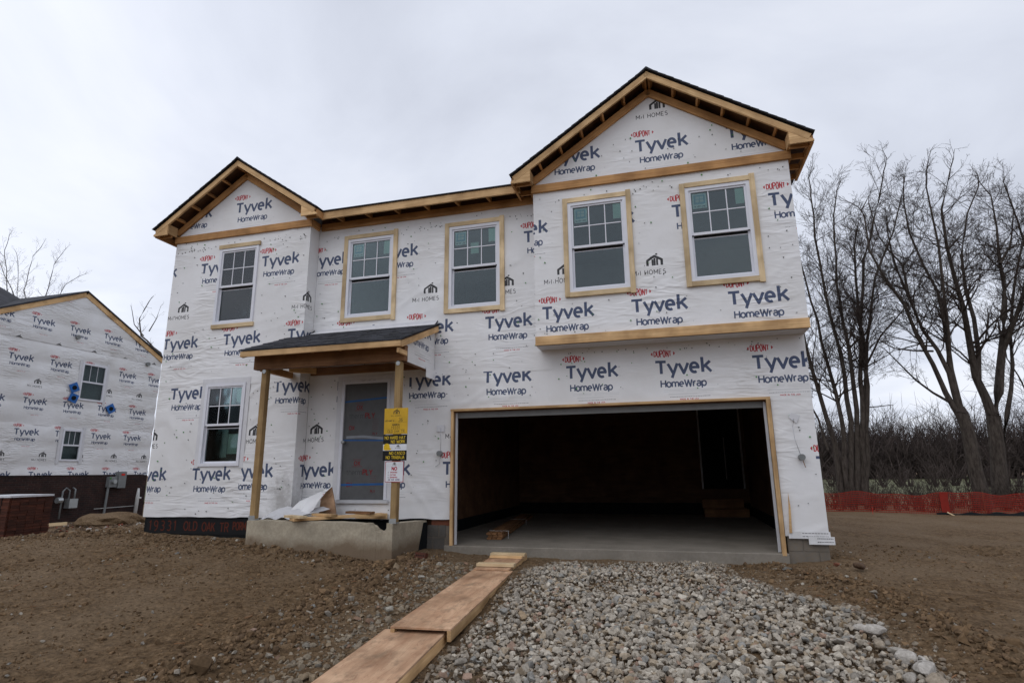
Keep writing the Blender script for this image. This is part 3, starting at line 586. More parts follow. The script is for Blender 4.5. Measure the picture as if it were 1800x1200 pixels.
# body behind: floors, partitions, back wall so that rooms behind the glass are dark
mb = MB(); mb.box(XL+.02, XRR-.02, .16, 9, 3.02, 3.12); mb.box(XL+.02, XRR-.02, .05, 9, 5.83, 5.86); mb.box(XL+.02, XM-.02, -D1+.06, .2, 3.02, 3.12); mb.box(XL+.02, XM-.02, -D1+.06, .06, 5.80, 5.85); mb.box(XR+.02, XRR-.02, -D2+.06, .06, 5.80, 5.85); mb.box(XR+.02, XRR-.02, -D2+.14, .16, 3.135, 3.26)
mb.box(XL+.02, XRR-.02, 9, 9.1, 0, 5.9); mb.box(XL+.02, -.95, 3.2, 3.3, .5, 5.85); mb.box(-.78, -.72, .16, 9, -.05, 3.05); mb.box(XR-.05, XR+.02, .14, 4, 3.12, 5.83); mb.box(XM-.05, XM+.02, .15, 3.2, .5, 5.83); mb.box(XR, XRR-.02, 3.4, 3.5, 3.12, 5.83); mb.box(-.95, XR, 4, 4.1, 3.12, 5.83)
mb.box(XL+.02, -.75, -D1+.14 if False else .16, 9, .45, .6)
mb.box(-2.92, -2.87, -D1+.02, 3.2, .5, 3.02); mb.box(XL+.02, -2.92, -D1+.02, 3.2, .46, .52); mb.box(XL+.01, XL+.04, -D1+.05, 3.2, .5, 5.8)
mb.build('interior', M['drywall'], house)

# ---- fasteners scattered over the wrap: little caps
def caps(name, n, mat, seed, r, rows=False):
    rg = random.Random(seed); m_ = MB(); cnt = 0
    areas = [(XL, XM, .45, 5.8, -D1), (XM, XR, .45, 5.8, 0), (XR, XRR, 2.2, 3.1, 0), (XR, XRR, 3.3, 5.8, -D2), (5.1, XRR, .3, 2.2, 0), (XR+.6, XRR-.6, 5.95, 6.6, -D2)]
    hs = [HW1, HW2, HW3, HW4, HW5, HW6, DOORH, (-.1, GW+.1, -1, GH+.05)]
    while cnt < n:
        a = rg.choices(areas, [(q[1]-q[0])*(q[3]-q[2]) for q in areas])[0]; x = rg.uniform(a[0]+.05, a[1]-.05); z = rg.uniform(a[2], a[3])
        if rows and rg.random() < .6:
            z = (5.62 if a[4] < 0 else 5.6)+rg.gauss(0, .03) if rg.random() < .45 else z
            if a == areas[2]: z = 3.05+rg.gauss(0, .03)
        if any(h[0]-.12 < x < h[1]+.12 and h[2]-.12 < z < h[3]+.12 for h in hs): continue
        R = r*rg.uniform(.6, 1.3); y = a[4]-.018; k = 6; n0 = len(m_.V)
        m_.tube([(x, a[4]+.002, z), (x, y, z)], R, 6); cnt += 1
    o = m_.build(name, mat, house); o['kind'] = 'stuff'
caps('fastener_caps', 150, M['green_cap'], 5, .010)
caps('staples', 420, M['staple'], 6, .007, True)

# ---- windows
def stickerpic(kind):
    if kind == 'logo':
        s = Pic(.3, .36, 500, (.78, .88, .88)); s.rect(.03, .10, .27, .33, (.20, .46, .62))
        for a, b in ((.07, .15), (.16, .15), (.07, .23), (.16, .23)): s.rect(a, b, a+.075, b+.065, (.62, .72, .74))
        s.text('SILVER LINE', .15, .03, .035, .008, (.12, .16, .2), center=True); return picmat('window_label_print', s.image('window_label_print'))
    s = Pic(.5, .8, 300, (.62, .72, .70))
    for i in range(22):
        if i in (9, 10, 11): continue
        s.stroke([(.05, .75-i*.033), (random.uniform(.25, .42), .75-i*.033)], .006, (.30, .36, .36))
    s.stroke([(.30, 0), (.30, .8)], .004, (.3, .36, .36)); return picmat('permit_print', s.image('permit_print'))
M['label'] = stickerpic('logo'); M['permit'] = stickerpic('permit'); M['blank'] = flat('blank_label', (.66, .78, .70), .5, var=.04); M['yellow_label'] = flat('yellow_label', (.45, .33, .03), .5)
def quad(name, x0, x1, z0, z1, y, mat, parent, label=None, tk=.002):
    mb_ = MB().box(x0, x1, y, y+tk, z0, z1); me = pymesh(name, mb_.V, mb_.F); uvl = me.uv_layers.new(name='UVMap')
    for lp in me.loops:
        v = me.vertices[lp.vertex_index].co; uvl.data[lp.index].uv = ((v.x-x0)/(x1-x0), (v.z-z0)/(z1-z0))
    return link(name, me, mat, parent, None, label)
def window(h, y, kind=0, parent=None, stickers=True):
    x0, x1, z0, z1 = h; P = parent or house; fw = .055; zm = z0+(z1-z0)*.485
    f = MB(); ya, yb = y-.030, y+.05
    f.box(x0, x0+fw, ya, yb, z0, z1); f.box(x1-fw, x1, ya, yb, z0, z1); f.box(x0+fw, x1-fw, ya, yb, z1-fw, z1); f.box(x0+fw, x1-fw, ya, yb, z0, z0+fw)
    W = f.build('window', M['vinyl'], P)
    # upper sash forward, lower sash set back
    sw = .032; a, b = x0+fw, x1-fw
    s_ = MB(); s_.box(a, a+sw, y-.012, y+.018, zm, z1-fw); s_.box(b-sw, b, y-.012, y+.018, zm, z1-fw); s_.box(a+sw, b-sw, y-.012, y+.018, z1-fw-sw, z1-fw); s_.box(a+sw, b-sw, y-.016, y+.018, zm-.008, zm+.034)
    s_.build('sash', M['vinyl'], W)
    s2 = MB(); s2.box(a, a+sw, y+.024, y+.048, z0+fw, zm-.01); s2.box(b-sw, b, y+.024, y+.048, z0+fw, zm-.01); s2.box(a+sw, b-sw, y+.024, y+.048, z0+fw, z0+fw+sw); s2.box(a+sw, b-sw, y+.038, y+.048, zm-.06, zm-.01)
    MB().box(a+sw, b-sw, y+.020, y+.037, zm-.040, zm-.009).build('shade_strip', M['black'], W)  # black strip painted in as the shade line under the meeting rail
    s2.build('sash', M['vinyl'], W)
    ua, ub, uz0, uz1 = a+sw, b-sw, zm+.034, z1-fw-sw
    quad('glass_pane', ua, ub, uz0, uz1, y+.004, M['glass'], W, tk=.004); quad('glass_pane', a+sw, b-sw, z0+fw+sw, zm-.06, y+.034, M['glass'], W, tk=.004)
    for k in (1, 2):
        xm = ua+(ub-ua)*k/3; MB().box(xm-.008, xm+.008, y-.004, y+.003, uz0, uz1).build('muntin', M['vinyl'], W)
    zmm = (uz0+uz1)/2
    for k in range(3): MB().box(ua+(ub-ua)*k/3+.009, ua+(ub-ua)*(k+1)/3-.009, y-.003, y+.0035, zmm-.008, zmm+.008).build('muntin', M['vinyl'], W)
    cw = (ub-ua)/3
    if stickers:
        quad('sticker', ua+.02, ua+cw-.03, uz1-.27, uz1-.02, y+.0085, M['label'], W, label='pale window sticker with small blue window mark')
        quad('sticker', ub-cw*.5, ub-.005, uz1-.27, uz1-.01, y+.0085, M['blank'], W, label='blank pale green sticker')
    if kind == 1: quad('sticker', (ua+ub)/2-.075, (ua+ub)/2+.075, zmm-.12, zmm+.09, y+.0085, M['blank'], W, label='blank pale sticker at the middle of the sash')
    if kind == 2:
        quad('sticker', (ua+ub)/2-.055, (ua+ub)/2+.055, uz1-.22, uz1-.10, y+.0085, M['yellow_label'], W, label='small yellow sticker')
        zl = zm-.06; quad('permit_sheet', a+sw+.18, a+sw+.46, zl-.52, zl-.01, y+.040, M['permit'], W, label='printed permit sheets taped inside the glass'); quad('permit_sheet', a+sw+.47, b-sw, zl-.46, zl-.10, y+.040, M['blank'], W, label='blank sheet taped inside the glass')
    return W
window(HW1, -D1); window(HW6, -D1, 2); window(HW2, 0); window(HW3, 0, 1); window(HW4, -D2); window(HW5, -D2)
def casing(h, y, sides='LRTB'):
    x0, x1, z0, z1 = h; w = .080; t = .038; yy = y-t/2-.006; j = lambda: random.uniform(-.006, .006)
    if 'L' in sides: board('trim_board', (x0-w/2, yy, z0-w+j()), (x0-w/2, yy, z1+w+j()), w, t, M['lumber_pale'], house, up=(1, 0, 0))
    if 'R' in sides: board('trim_board', (x1+w/2, yy, z0-w-.02+j()), (x1+w/2, yy, z1+w+.03+j()), w, t, M['lumber_pale'], house, up=(1, 0, 0))
    e0, e1 = (x0+.001, x1-.001) if 'L' in sides else (x0-.02, x1+.03)
    if 'T' in sides: board('trim_board', (e0, yy, z1+w/2+.001), (e1, yy, z1+w/2+.001), w, t, M['lumber_pale'], house)
    if 'B' in sides: board('trim_board', (e0, yy, z0-w/2-.001), (e1, yy, z0-w/2-.001), w, t, M['lumber_pale'], house)
casing(HW1, -D1, 'TB'); casing(HW2, 0); casing(HW3, 0); casing(HW4, -D2); casing(HW5, -D2)
# strips of flashing tape round the lowest window
for a in ((-4.95, -3.88, 2.835, 2.93), (-4.95, -4.865, 1.28, 2.834), (-3.965, -3.88, 1.28, 2.834)):
    MB().box(a[0], a[1], -D1-.016, -D1-.012, a[2], a[3]).build('flashing_tape', M['tape'], house)
# ---- frieze and band boards
def fb(p0, p1, w=.14, t=.038, mat='lumber_amber', up=(0, 0, 1), name='frieze_board'): return board(name, p0, p1, w, t, M[mat], house, up)
yl, yr = -D1-.026, -D2-.026
fb((XL-.02, yl, 5.87), (XM+.04, yl, 5.87)); fb((XR-.02, yr, 5.87), (XRR+.04, yr, 5.87)); fb((XM+.06, -.026, 5.87), (XR, -.026, 5.87))
fb((XM+.022, -D1, 5.87), (XM+.022, -.05, 5.87))
fb((XR, yr, 3.204), (XRR+.005, yr, 3.204), .145, .04, 'lumber', name='band_board')
def gable(xa, xb, yw, yo, apex, eave_x, osb, n):
    """rake boards, lookouts, returns, rake friezes, deck and shingles of a front gable; yw wall plane, yo outer face"""
    xm = (xa+xb)/2
    for s in (-1, 1):
        xe = xm+s*eave_x; sl = SL if xa > 0 else .69; ze = apex-eave_x*sl
        nrm = Vector((s*sl, 0, 1)).normalized(); dv = Vector((s, 0, -sl)).normalized()
        top = Vector((xm, 0, apex)); end = Vector((xe, 0, ze)); back = 4.5 if xa > 0 else 3.6
        # deck
        dn = nrm*.045
        me_ = MB().prism([(p.x, p.z) for p in (top-dn*1., end-dn*1., end-nrm*.030, top-nrm*.030)], yo+.02, back); me_.build('roof_deck', M['osb'], house)
        # shingles, course upon course, each a little proud of the next below
        m_ = MB(); L = (end-top).length; k = 0; c = .145
        while k*c < L:
            a = L+.02-k*c; b_ = max(0, a-c-.03); r1 = random.uniform(-.003, .003)
            p1 = top+dv*a; p0 = top+dv*b_; m_.prism([(q.x, q.z) for q in (p1+nrm*.004, p1-nrm*.016, p0-nrm*.022, p0-nrm*.005)], yo-.035+r1, back); k += 1
        o = m_.build('shingle_courses', M['shingle'], house); o['kind'] = 'stuff'
        if s == 1:
            rc = MB().prism([(xm-.13, apex-.13*sl-.002), (xm, apex+.018), (xm+.13, apex-.13*sl-.002), (xm+.13, apex-.13*sl-.02), (xm, apex-.005), (xm-.13, apex-.13*sl-.02)], yo-.035, back).build('ridge_cap', M['shingle'], house)
        # rake board
        off = nrm*(.046+.05); board('rake_board', top-off+Vector((0, yo+.019, 0))+dv*.02, end-off+Vector((0, yo+.019, 0))-dv*.0, .098, .038, M['lumber'], house, up=nrm)
        # rake frieze on the wall
        o2 = nrm*.205; board('rake_frieze', top-o2+Vector((0, yw-.026, 0))+dv*.12, top-o2+Vector((0, yw-.026, 0))+dv*(eave_x-.20)*math.sqrt(1+sl*sl), .12, .038, M['lumber_amber'], house, up=nrm)
        # lookouts between rake board and wall
        for i in range(n+1):
            t = .12+(i/n)*(L-.62); p = top-nrm*(.046+.045)+dv*t
            board('lookout', (p.x, yo+.04, p.z), (p.x, yw-.004, p.z), .088, .036, M['lumber_amber'], house, up=nrm)
        # boxed return at the eave
        zb = ze-.155; xi = xm+s*(eave_x-.335)
        z_in = apex-abs(xi-xm)*sl-.150; zz_e = ze-.145
        MB().prism([(xe, zb), (xi, zb), (xi, z_in), (xe, zz_e+.02)], yo+.004, yo+.034).build('return_board', M['lumber'], house)
        board('return_side', (xi+s*.019, yo+.036, (zb+z_in)/2+.02), (xi+s*.019, yw-.05, (zb+z_in)/2+.02), abs(z_in-zb)-.04, .036, M['lumber'], house)
        # side fascia and its little ladder of lookouts
        yb = .54 if xa > 0 and s == 1 else (.3 if xa > 0 else (-.33 if s == 1 else .5))
        board('side_fascia', (xe-s*.02, yo+.04, ze-.05-.055), (xe-s*.02, yb, ze-.105), .13, .038, M['lumber_amber'], house)
        yy = yo+.16
        while yy < yb-.05:
            board('lookout', (xe-s*.045, yy, ze-.11), ((xb if s > 0 else xa)+s*.0, yy, ze-.11), .088, .036, M['lumber_amber'], house); yy += .34
        board('side_frieze', ((xb if s > 0 else xa)+s*.02, yw, ze-.19), ((xb if s > 0 else xa)+s*.02, yb, ze-.19), .13, .036, M['lumber_amber'], house)
gable(XL, XM, -D1, -.60, 7.345, 1.885, True, 4)
gable(XR, XRR, -D2, -.70, 7.607, 2.330, True, 5)
# ---- main eave between the gables
fe = -.345; e0, e1 = XM+.335, XR-.30
board('fascia_board', (e0-.06, fe, 5.955), (e1+.06, fe, 5.955), .14, .038, M['lumber'], house)
for i in range(7):
    x = e0+.20+i*.60
    board('rafter_tail', (x, fe+.022, 5.955), (x, -.006, 5.985), .088, .038, M['lumber_amber'], house)
mz = lambda y: 6.035+(y-fe)*.42
MB().prism([(fe-.02, 6.030), (.3, mz(.3)), (.3, mz(.3)+.018), (fe-.02, 6.048)], e0-.05, e1+.05, 'x').prism([(.3, mz(.3)), (5, mz(5)), (5, mz(5)+.018), (.3, mz(.3)+.018)], XL+.3, XRR-.02, 'x').build('roof_deck', M['osb'], house)
m_ = MB()
for k in range(0, 36):
    y0 = fe-.045+k*.145; m_.prism([(y0, mz(y0)+.014), (y0, mz(y0)+.034), (y0+.18, mz(y0+.18)+.026), (y0+.18, mz(y0+.18)+.013)], e0-.15 if k < 6 else XL, e1+.15 if k < 8 else XRR, 'x')
m_.build('shingle_courses', M['shingle'], house)['kind'] = 'stuff'
MB().box(XM+.03, XR-.01, .012, .03, 5.88, 6.165).build('eave_blocking', M['osb'], house)
# ---- garage opening: trim, jambs, lintel
board('garage_trim', (.022, -.026, .0), (.022, -.026, GH-.02), .044, .052, M['lumber'], house, up=(1, 0, 0))
board('garage_trim', (GW-.022, -.026, -.03), (GW-.022, -.026, GH-.02), .06, .052, M['lumber'], house, up=(1, 0, 0))
board('garage_trim', (-.01, -.026, GH), (GW+.01, -.026, GH), .04, .052, M['lumber'], house)
for x in (.0, GW-.0): MB().box(min(x, x+(.045 if x < 1 else -.045)), max(x, x+(.045 if x < 1 else -.045)), .002, .15, 0, GH-.03).build('jamb', M['lumber_brown'], house)
MB().box(.0, GW, .002, .15, GH-.03, GH+.02).build('jamb', M['lumber_brown'], house)
for x0, x1 in ((.047, .085), (GW-.085, GW-.047)): MB().box(x0, x1, .05, .075, .01, GH-.04).build('door_stop', M['white_metal'], house)
MB().box(.09, GW-.09, .05, .11, GH-.13, GH-.035).build('door_header', M['dull_metal'], house)
st_ = MB().prism([(5.10, .28), (5.135, .28), (5.15, .62), (5.14, .83), (5.125, .62)], -.045, -.03).build('wood_stake', M['lumber'], house)
# garage interior
GI0, GI1, GD = -.70, 5.49, 7.3
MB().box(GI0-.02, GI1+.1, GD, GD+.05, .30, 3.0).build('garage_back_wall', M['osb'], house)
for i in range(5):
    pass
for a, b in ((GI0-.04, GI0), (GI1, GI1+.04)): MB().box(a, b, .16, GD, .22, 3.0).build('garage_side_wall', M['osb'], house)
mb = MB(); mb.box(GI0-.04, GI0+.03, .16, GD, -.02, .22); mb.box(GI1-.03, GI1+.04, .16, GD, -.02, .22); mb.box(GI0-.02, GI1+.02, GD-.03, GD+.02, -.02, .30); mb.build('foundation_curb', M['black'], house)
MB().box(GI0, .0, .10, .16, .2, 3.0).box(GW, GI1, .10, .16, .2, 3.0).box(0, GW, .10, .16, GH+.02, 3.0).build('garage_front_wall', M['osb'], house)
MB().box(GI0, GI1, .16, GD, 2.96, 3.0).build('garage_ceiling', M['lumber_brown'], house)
board('sill_plate', (GI0+.05, GD-.02, .38), (4.2, GD-.02, .38), .14, .04, M['osb'], house)
# doorway from the garage into the house, up two box steps
dw = MB().box(4.36, 5.36, GD-.012, GD+.0, .66, 2.75).build('service_doorway', M['black'], house)
for x in (4.34, 5.38): MB().box(x-.022, x+.022, GD-.05, GD-.013, .66, 2.78).build('door_frame', M['white_metal'], dw)
MB().box(4.95, 4.965, GD-.03, GD-.014, .9, 2.0).build('door_edge', M['white_metal'], dw)
bs = thing('box_steps', 'two stacked wooden box steps below the doorway at the back of the garage', 'steps', (4.85, 6.8, 0))
MB().box(4.30, 5.36, 6.55, 7.22, 0.0, .19).build('step', M['lumber_brown'], bs); MB().box(4.28, 5.28, 6.86, 7.24, .195, .42).build('step', M['lumber_brown'], bs)
slab = MB().box(GI0, GI1, .04, GD, -.14, 0).build('garage_slab', M['slab'], house); 
sf = MB().prism([(-.05, -.20), (-.05, -.008), (-.042, 0.002), (.04, .002), (.04, -.20)], -.09, GW+.035, 'x').build('slab_edge', M['slab'], house)
# ---- foundations
MB().box(XL+.03, -2.93, -D1+.03, -D1+.23, -.35, .46).build('foundation_wall', M['black'], house, label='black coated foundation wall with red sprayed writing')
sp_ = Pic(2.3, .32, 400, (.009, .010, .011)); rgc = (.105, .020, .009)
for w_, c_ in ((.040, (.022, .010, .008)), (.017, rgc)):
    sp_.text('19331', .06, .06, .17, w_, c_, sx=.85, gap=.42); sp_.text('OLD', .84, .07, .15, w_, c_, sx=.8, gap=.2); sp_.text('OAK', 1.24, .06, .15, w_, c_, sx=.75, gap=.12); sp_.text('TR', 1.62, .05, .16, w_, c_, sx=.75, gap=.15); sp_.text('PORM', 1.90, .09, .13, w_, c_, sx=.6, gap=.12)
quad('sprayed_writing', -5.90, -3.60, .12, .43, -D1+.022, picmat('sprayed_writing', sp_.image('sprayed_writing'), .9), house, tk=.004)
MB().box(XM-.1, -.45, .03, .2, -.35, .50).build('foundation_wall', M['black'], house)
MB().box(-.35, 0.0, .035, .2, .30, .42).build('rim_board', M['red_brown'], house)
def blocks(x0, x1, z0, rows, y, mat, bw=.39, bh=.19):
    for r in range(rows):
        x = x0-(bw*.5 if r % 2 else 0)
        while x < x1:
            a, b = max(x, x0)+.004, min(x+bw, x1)-.004
            if b-a > .04: MB().box(a, b, y+random.uniform(-.003, .003), y+.19, z0+r*(bh+.01)+.004, z0+r*(bh+.01)+bh).build('block', mat, house)
            x += bw+.008
blocks(-.42, -.09, -.28, 3, .02, M['block'], .2); MB().box(-.42, -.0, .028, .2, -.3, .30).build('mortar', M['block_tan'], house)
blocks(GW+.04, XRR-.01, -.17, 2, .02, M['block_tan']); MB().box(GW+.04, XRR-.012, .028, .2, -.3, .245).build('mortar', M['block_tan'], house)
# loose torn strips of wrap at the foot of the right pier
fp = Pic(.6, .16, 500, (.76, .76, .77)); fp.text('Ny', .2, .09, .0, .001, (.5, .5, .5)) if False else None
for i in range(2): 
    x_ = .2
    while x_ < .56: L = random.uniform(.02, .05); fp.stroke([(x_, .05+i*.07), (x_+L, .05+i*.07)], .016, (.12, .12, .13)); x_ += L+.008
fm = picmat('torn_wrap', fp.image('torn_wrap'))
quad('torn_strip', 5.09, 5.625, .205, .30, -.022, fm, house, tk=.003); o = quad('torn_strip', 5.34, 5.67, .13, .235, -.030, fm, house, tk=.003)
# ---- light boxes with their cables, either side of the garage door
def cablebox(x, z, y=0):
    p = MB(); n0 = 0; 
    p.prism([(x-.07, z+.02), (x-.02, z+.09), (x+.09, z+.04), (x+.03, z-.07)], y-.020, y-.014).build('tape_patch', M['tape'], house)
    pts = [(x, y-.022, z), (x-.03, y-.05, z-.12), (x-.025, y-.07, z-.3), (x+.03, y-.05, z-.52)]; MB().tube(pts, .005, 5).build('cable', M['white_metal'], house, True)
    MB().tube([(x+.04, y-.10, z-.555), (x+.04, y-.012, z-.555)], .045, 10).build('junction_box', M['steel_grey'], house)
    MB().tube([(x+.05, y-.06, z-.60), (x+.075, y-.06, z-.70)], .005, 5).build('cable', M['lumber_brown'], house, True)
cablebox(5.33, 1.875)
MB().box(-.265, -.125, -.022, -.018, 1.83, 1.945).build('tape_patch', M['tape'], house)
MB().tube([(-.19, -.025, 1.90), (-.175, -.05, 1.7), (-.18, -.05, 1.5)], .005, 5).build('cable', M['white_metal'], house, True)
MB().tube([(-.19, -.02, 1.47), (-.19, -.10, 1.47)], .045, 10).build('junction_box', M['steel_grey'], house)
MB().tube([(-.18, -.05, 1.43), (-.19, -.05, 1.30), (-.28, -.02, 1.255)], .005, 5).build('cable', M['white_metal'], house, True)

# ---- front door: opening framed in white, closed with a printed grey sheathing panel
fx0, fx1, fz0, fz1 = -2.13, -1.17, .665, 2.79
f = MB(); f.box(fx0, fx0+.055, -.02, .10, fz0+.05, fz1); f.box(fx1-.055, fx1, -.02, .10, fz0+.05, fz1); f.box(fx0+.055, fx1-.055, -.02, .10, fz1-.05, fz1)
fd = f.build('front_door', M['vinyl'], house)
MB().box(fx0-.03, fx1+.04, -.05, .10, fz0-.01, fz0+.045).build('sill', M['white_metal'], fd)
dp = Pic(.84, 2.02, 400, (.105, .108, .110)); R_ = (.20, .012, .016); G_ = (.115, .117, .118)
for zz_ in (1.40, .42):
    dp.text('OX', .30, zz_+.16, .07, .014, R_, center=True); dp.text('thermo', .10, zz_, .085, .009, (.052, .054, .056)); dp.text('PLY', .42, zz_, .085, .018, R_); dp.text('OX', .16, zz_-.20, .065, .014, R_, center=True)
    dp.stroke([(.2, zz_+.14), (.4, zz_+.14)], .006, R_); dp.stroke([(.22, zz_+.26), (.38, zz_+.26)], .006, R_)
    for i in range(6): dp.stroke([(.56, zz_-.02-i*.035), (.68, zz_-.02-i*.035)], .012, (.115, .075, .075))
    dp.text('PLY', .62, zz_-.30, .04, .01, (.14, .02, .025), center=True)
for zz_, t, sl_ in ((1.70, .030, .05), (1.02, .026, -.02), (.25, .034, .01)): dp.stroke([(0, zz_), (.84, zz_+sl_)], t, (.018, .10, .30))
dp.stroke([(.06, 1.07), (.4, 1.075), (.84, 1.03)], .045, (.26, .28, .31))
quad('sheathing_panel', fx0+.057, fx1-.057, fz0+.047, fz1-.052, .012, picmat('sheathing_print', dp.image('sheathing_print'), .45), fd, tk=.012)
MB().tube([(-2.035, .01, 1.70), (-2.035, -.035, 1.70)], .016, 8).tube([(-2.035, -.035, 1.70), (-2.035, -.075, 1.70)], .03, 10).build('knob', M['steel'], fd, True)
MB().tube([(-2.08, .0, 1.38), (-2.06, -.05, 1.38), (-2.05, -.06, 1.32), (-2.06, -.05, 1.25), (-2.08, 0, 1.25)], .008, 6).build('pull_loop', M['plastic_white'], fd, True)
for a in ((-2.22, -2.135, .68, 2.88), (-1.165, -1.07, .68, 2.88), (-2.134, -1.166, 2.795, 2.88)): MB().box(a[0], a[1], -.017, -.0135, a[2], a[3]).build('flashing_tape', M['tape'], house)

# ---- porch roof
PX0, PX1, PY, PZ = -3.13, -.265, -1.49, 3.14; PS = .398
pz = lambda y: PZ+(y-PY)*PS
MB().prism([(PY+.02, pz(PY)-.028), (-.01, pz(-.01)-.028), (-.01, pz(-.01)-.008), (PY+.02, pz(PY)-.008)], XM, PX1-.01, 'x').prism([(PY+.02, pz(PY)-.028), (-D1, pz(-D1)-.028), (-D1, pz(-D1)-.008), (PY+.02, pz(PY)-.008)], PX0, XM, 'x').build('porch_roof_deck', M['osb'], house)
L = 1.5; k = 0
rgs = random.Random(4)
pr = MB(); 
for k in range(11):
    y0 = PY-.03+k*.138; y1 = min(y0+.165, -.02); x = PX0-.02
    while x < PX1+.02:
        w = rgs.choice((.16, .22, .3)); xe_ = min(x+w, PX1+.02); t = rgs.choice((.012, .02, .02)); yb_ = y1 if xe_ > XM+.02 else min(y1, -D1-.01)
        if xe_-x > .02 and yb_ > y0+.02: pr.prism([(y0, pz(y0)-.006), (y0, pz(y0)+t), (yb_, pz(yb_)+t*.5), (yb_, pz(yb_)-.006)], x+.002, xe_-.002, 'x')
        x += w
pr.build('shingle_courses', M['shingle'], house)['kind'] = 'stuff'
MB().prism([(-.16, pz(-.16)+.02), (-.16, pz(-.16)+.03), (-.012, pz(0)+.03), (-.012, pz(0)+.07), (-.024, pz(0)+.07), (-.024, pz(0)+.02)], XM+.05, PX1-.02, 'x').build('roof_flashing', M['wrap'] if False else M['tape'], house)
board('porch_fascia', (PX0, PY, PZ-.068), (PX1, PY, PZ-.068), .092, .038, M['lumber'], house)
board('porch_rake', (PX1-.019, PY+.02, PZ-.075), (PX1-.019, -.02, pz(-.02)-.083), .098, .038, M['lumber'], house)
board('porch_rake', (PX0+.019, PY+.02, PZ-.075), (PX0+.019, -D1-.02, pz(-D1)-.083), .098, .038, M['lumber'], house)
board('porch_rake', (PX1-.06, PY+.02, PZ-.165), (PX1-.06, PY+.32, PZ-.165), .075, .036, M['lumber'], house)
board('porch_beam', (PX0+.05, -1.17, 2.985), (PX1-.06, -1.17, 2.985), .25, .11, M['lumber_brown'], house)
board('porch_beam', (PX1-.115, -1.11, 2.905), (PX1-.115, -.02, 2.905), .11, .08, M['lumber_brown'], house)
board('porch_beam', (PX0+.12, -1.11, 2.905), (PX0+.12, -D1-.02, 2.905), .11, .08, M['lumber_amber'], house)
board('blocking', (-2.74, -.75, 2.93), (-2.40, -.45, 2.93), .10, .05, M['lumber'], house)
for i in range(6):
    x = PX0+.3+i*.5; board('porch_rafter', (x, PY+.03, PZ-.075), (x, -.02 if x > XM else -D1-.02, pz(-.02 if x > XM else -D1)-.08), .088, .036, M['lumber_amber'], house)
board('ledger_board', (XM+.04, -.03, 3.0), (PX1-.16, -.03, 3.0), .14, .038, M['lumber_brown'], house)
MB().box(XM+.03, PX1-.16, -1.1, -.05, 2.905, 2.915).build('porch_ceiling', M['tape'], house) if False else None
# side triangle of the porch gable end, wrapped
me = sheet('wrap_sheet', 'x+', -1.16, -.02, 2.86, 3.55, PX1-.07, (-1.02, 3.62), top=lambda U: pz(U)-.035, seed=14, amp=.004)
bt = sheet('wrap_sheet', 'x+', -.42, -.0, 2.72, 2.9, PX1-.05, (-5.02, 4.1), seed=15, amp=.02)

# ---- porch concrete
porch = thing('porch_foundation', 'poured concrete porch foundation wall with a broken notch beside the right post', 'foundation', (-1.66, -1.2, 0))
pf = [(-2.92, -.4), (-2.92, .455), (-2.3, .452), (-1.25, .445), (-.93, .43), (-.82, .43), (-.79, .395), (-.74, .37), (-.70, .345), (-.655, .325), (-.59, .322), (-.545, .335), (-.52, .372), (-.49, .40), (-.46, .41), (-.44, .43), (-.42, .43), (-.42, -.4)]
PYF = -1.25
# front wall with a rough broken edge: build as vertical strips so the break is jagged through its depth
V, Fc = [], []; rg = random.Random(9)
tops = []
xs_ = list(np.arange(-2.92, -.95, .12))+list(np.arange(-.95, -.42, .022))+[-.42]
def ptop(x):
    for (a, za), (b, zb_) in zip(pf[1:], pf[2:]):
        if a <= x <= b and b > a: return za+(zb_-za)*(x-a)/(b-a)
    return .43
for x in xs_:
    broken = -.93 < x < -.43
    for j in range(5):
        y = PYF+.2*j/4; zt = ptop(x)+(rg.uniform(-.018, .012) if broken else rg.uniform(-.003, .003)); V.append((x, y+(rg.uniform(-.006, .006) if broken else 0), zt))
    V.append((x, PYF+.2, -.4)); V.append((x, PYF, -.4))
for i in range(len(xs_)-1):
    for j in range(7):
        a, b = i*7+j, i*7+(j+1) % 7; Fc.append((a, b, b+7, a+7))
n = len(V); Fc += [tuple(range(6, -1, -1)), tuple(range(n-7, n))]
bm = bmesh.new(); me = pymesh('front_wall', V, Fc); bm.from_mesh(me); bmesh.ops.recalc_face_normals(bm, faces=bm.faces); bm.to_mesh(me); bm.free()
link('front_wall', me, M['concrete'], porch)
MB().prism([(PYF+.203, -.4), (-.005, -.4), (-.005, .385), (PYF+.203, .428)], -.62, -.424, 'x').build('side_wall', M['concrete'], porch)
MB().prism([(-.46, -.4), (-.004, -.4), (-.004, .36), (-.14, .36)], -.423, -.412, 'x').build('tar_coating', M['black'], porch)
MB().prism([(PYF+.203, -.4), (-D1-.005, -.4), (-D1-.005, .44), (PYF+.203, .45)], -2.92, -2.72, 'x').build('side_wall', M['concrete'], porch)

def post(x, y, z0, label):
    t = thing('porch_post', label, 'post', (x, y, z0), 'posts carrying the porch roof')
    board('shaft', (x, y, z0+.02), (x, y, 2.853), .098, .098, M['treated'], t, up=(1, 0, 0))
    MB().box(x-.056, x+.056, y-.056, y+.056, z0, z0+.02).box(x-.056, x+.056, y-.058, y-.053, z0+.02, z0+.07).build('post_base', M['steel'], t)
    MB().tube([(x, y-.05, 2.82), (x, y-.058, 2.82)], .035, 10).build('strap_plate', M['steel'], t)
post(-2.865, PYF+.08, .457, 'bare wooden porch post at the left corner of the concrete')
post(-.435, PYF+.08, .435, 'wooden porch post carrying the yellow, black and white signs')

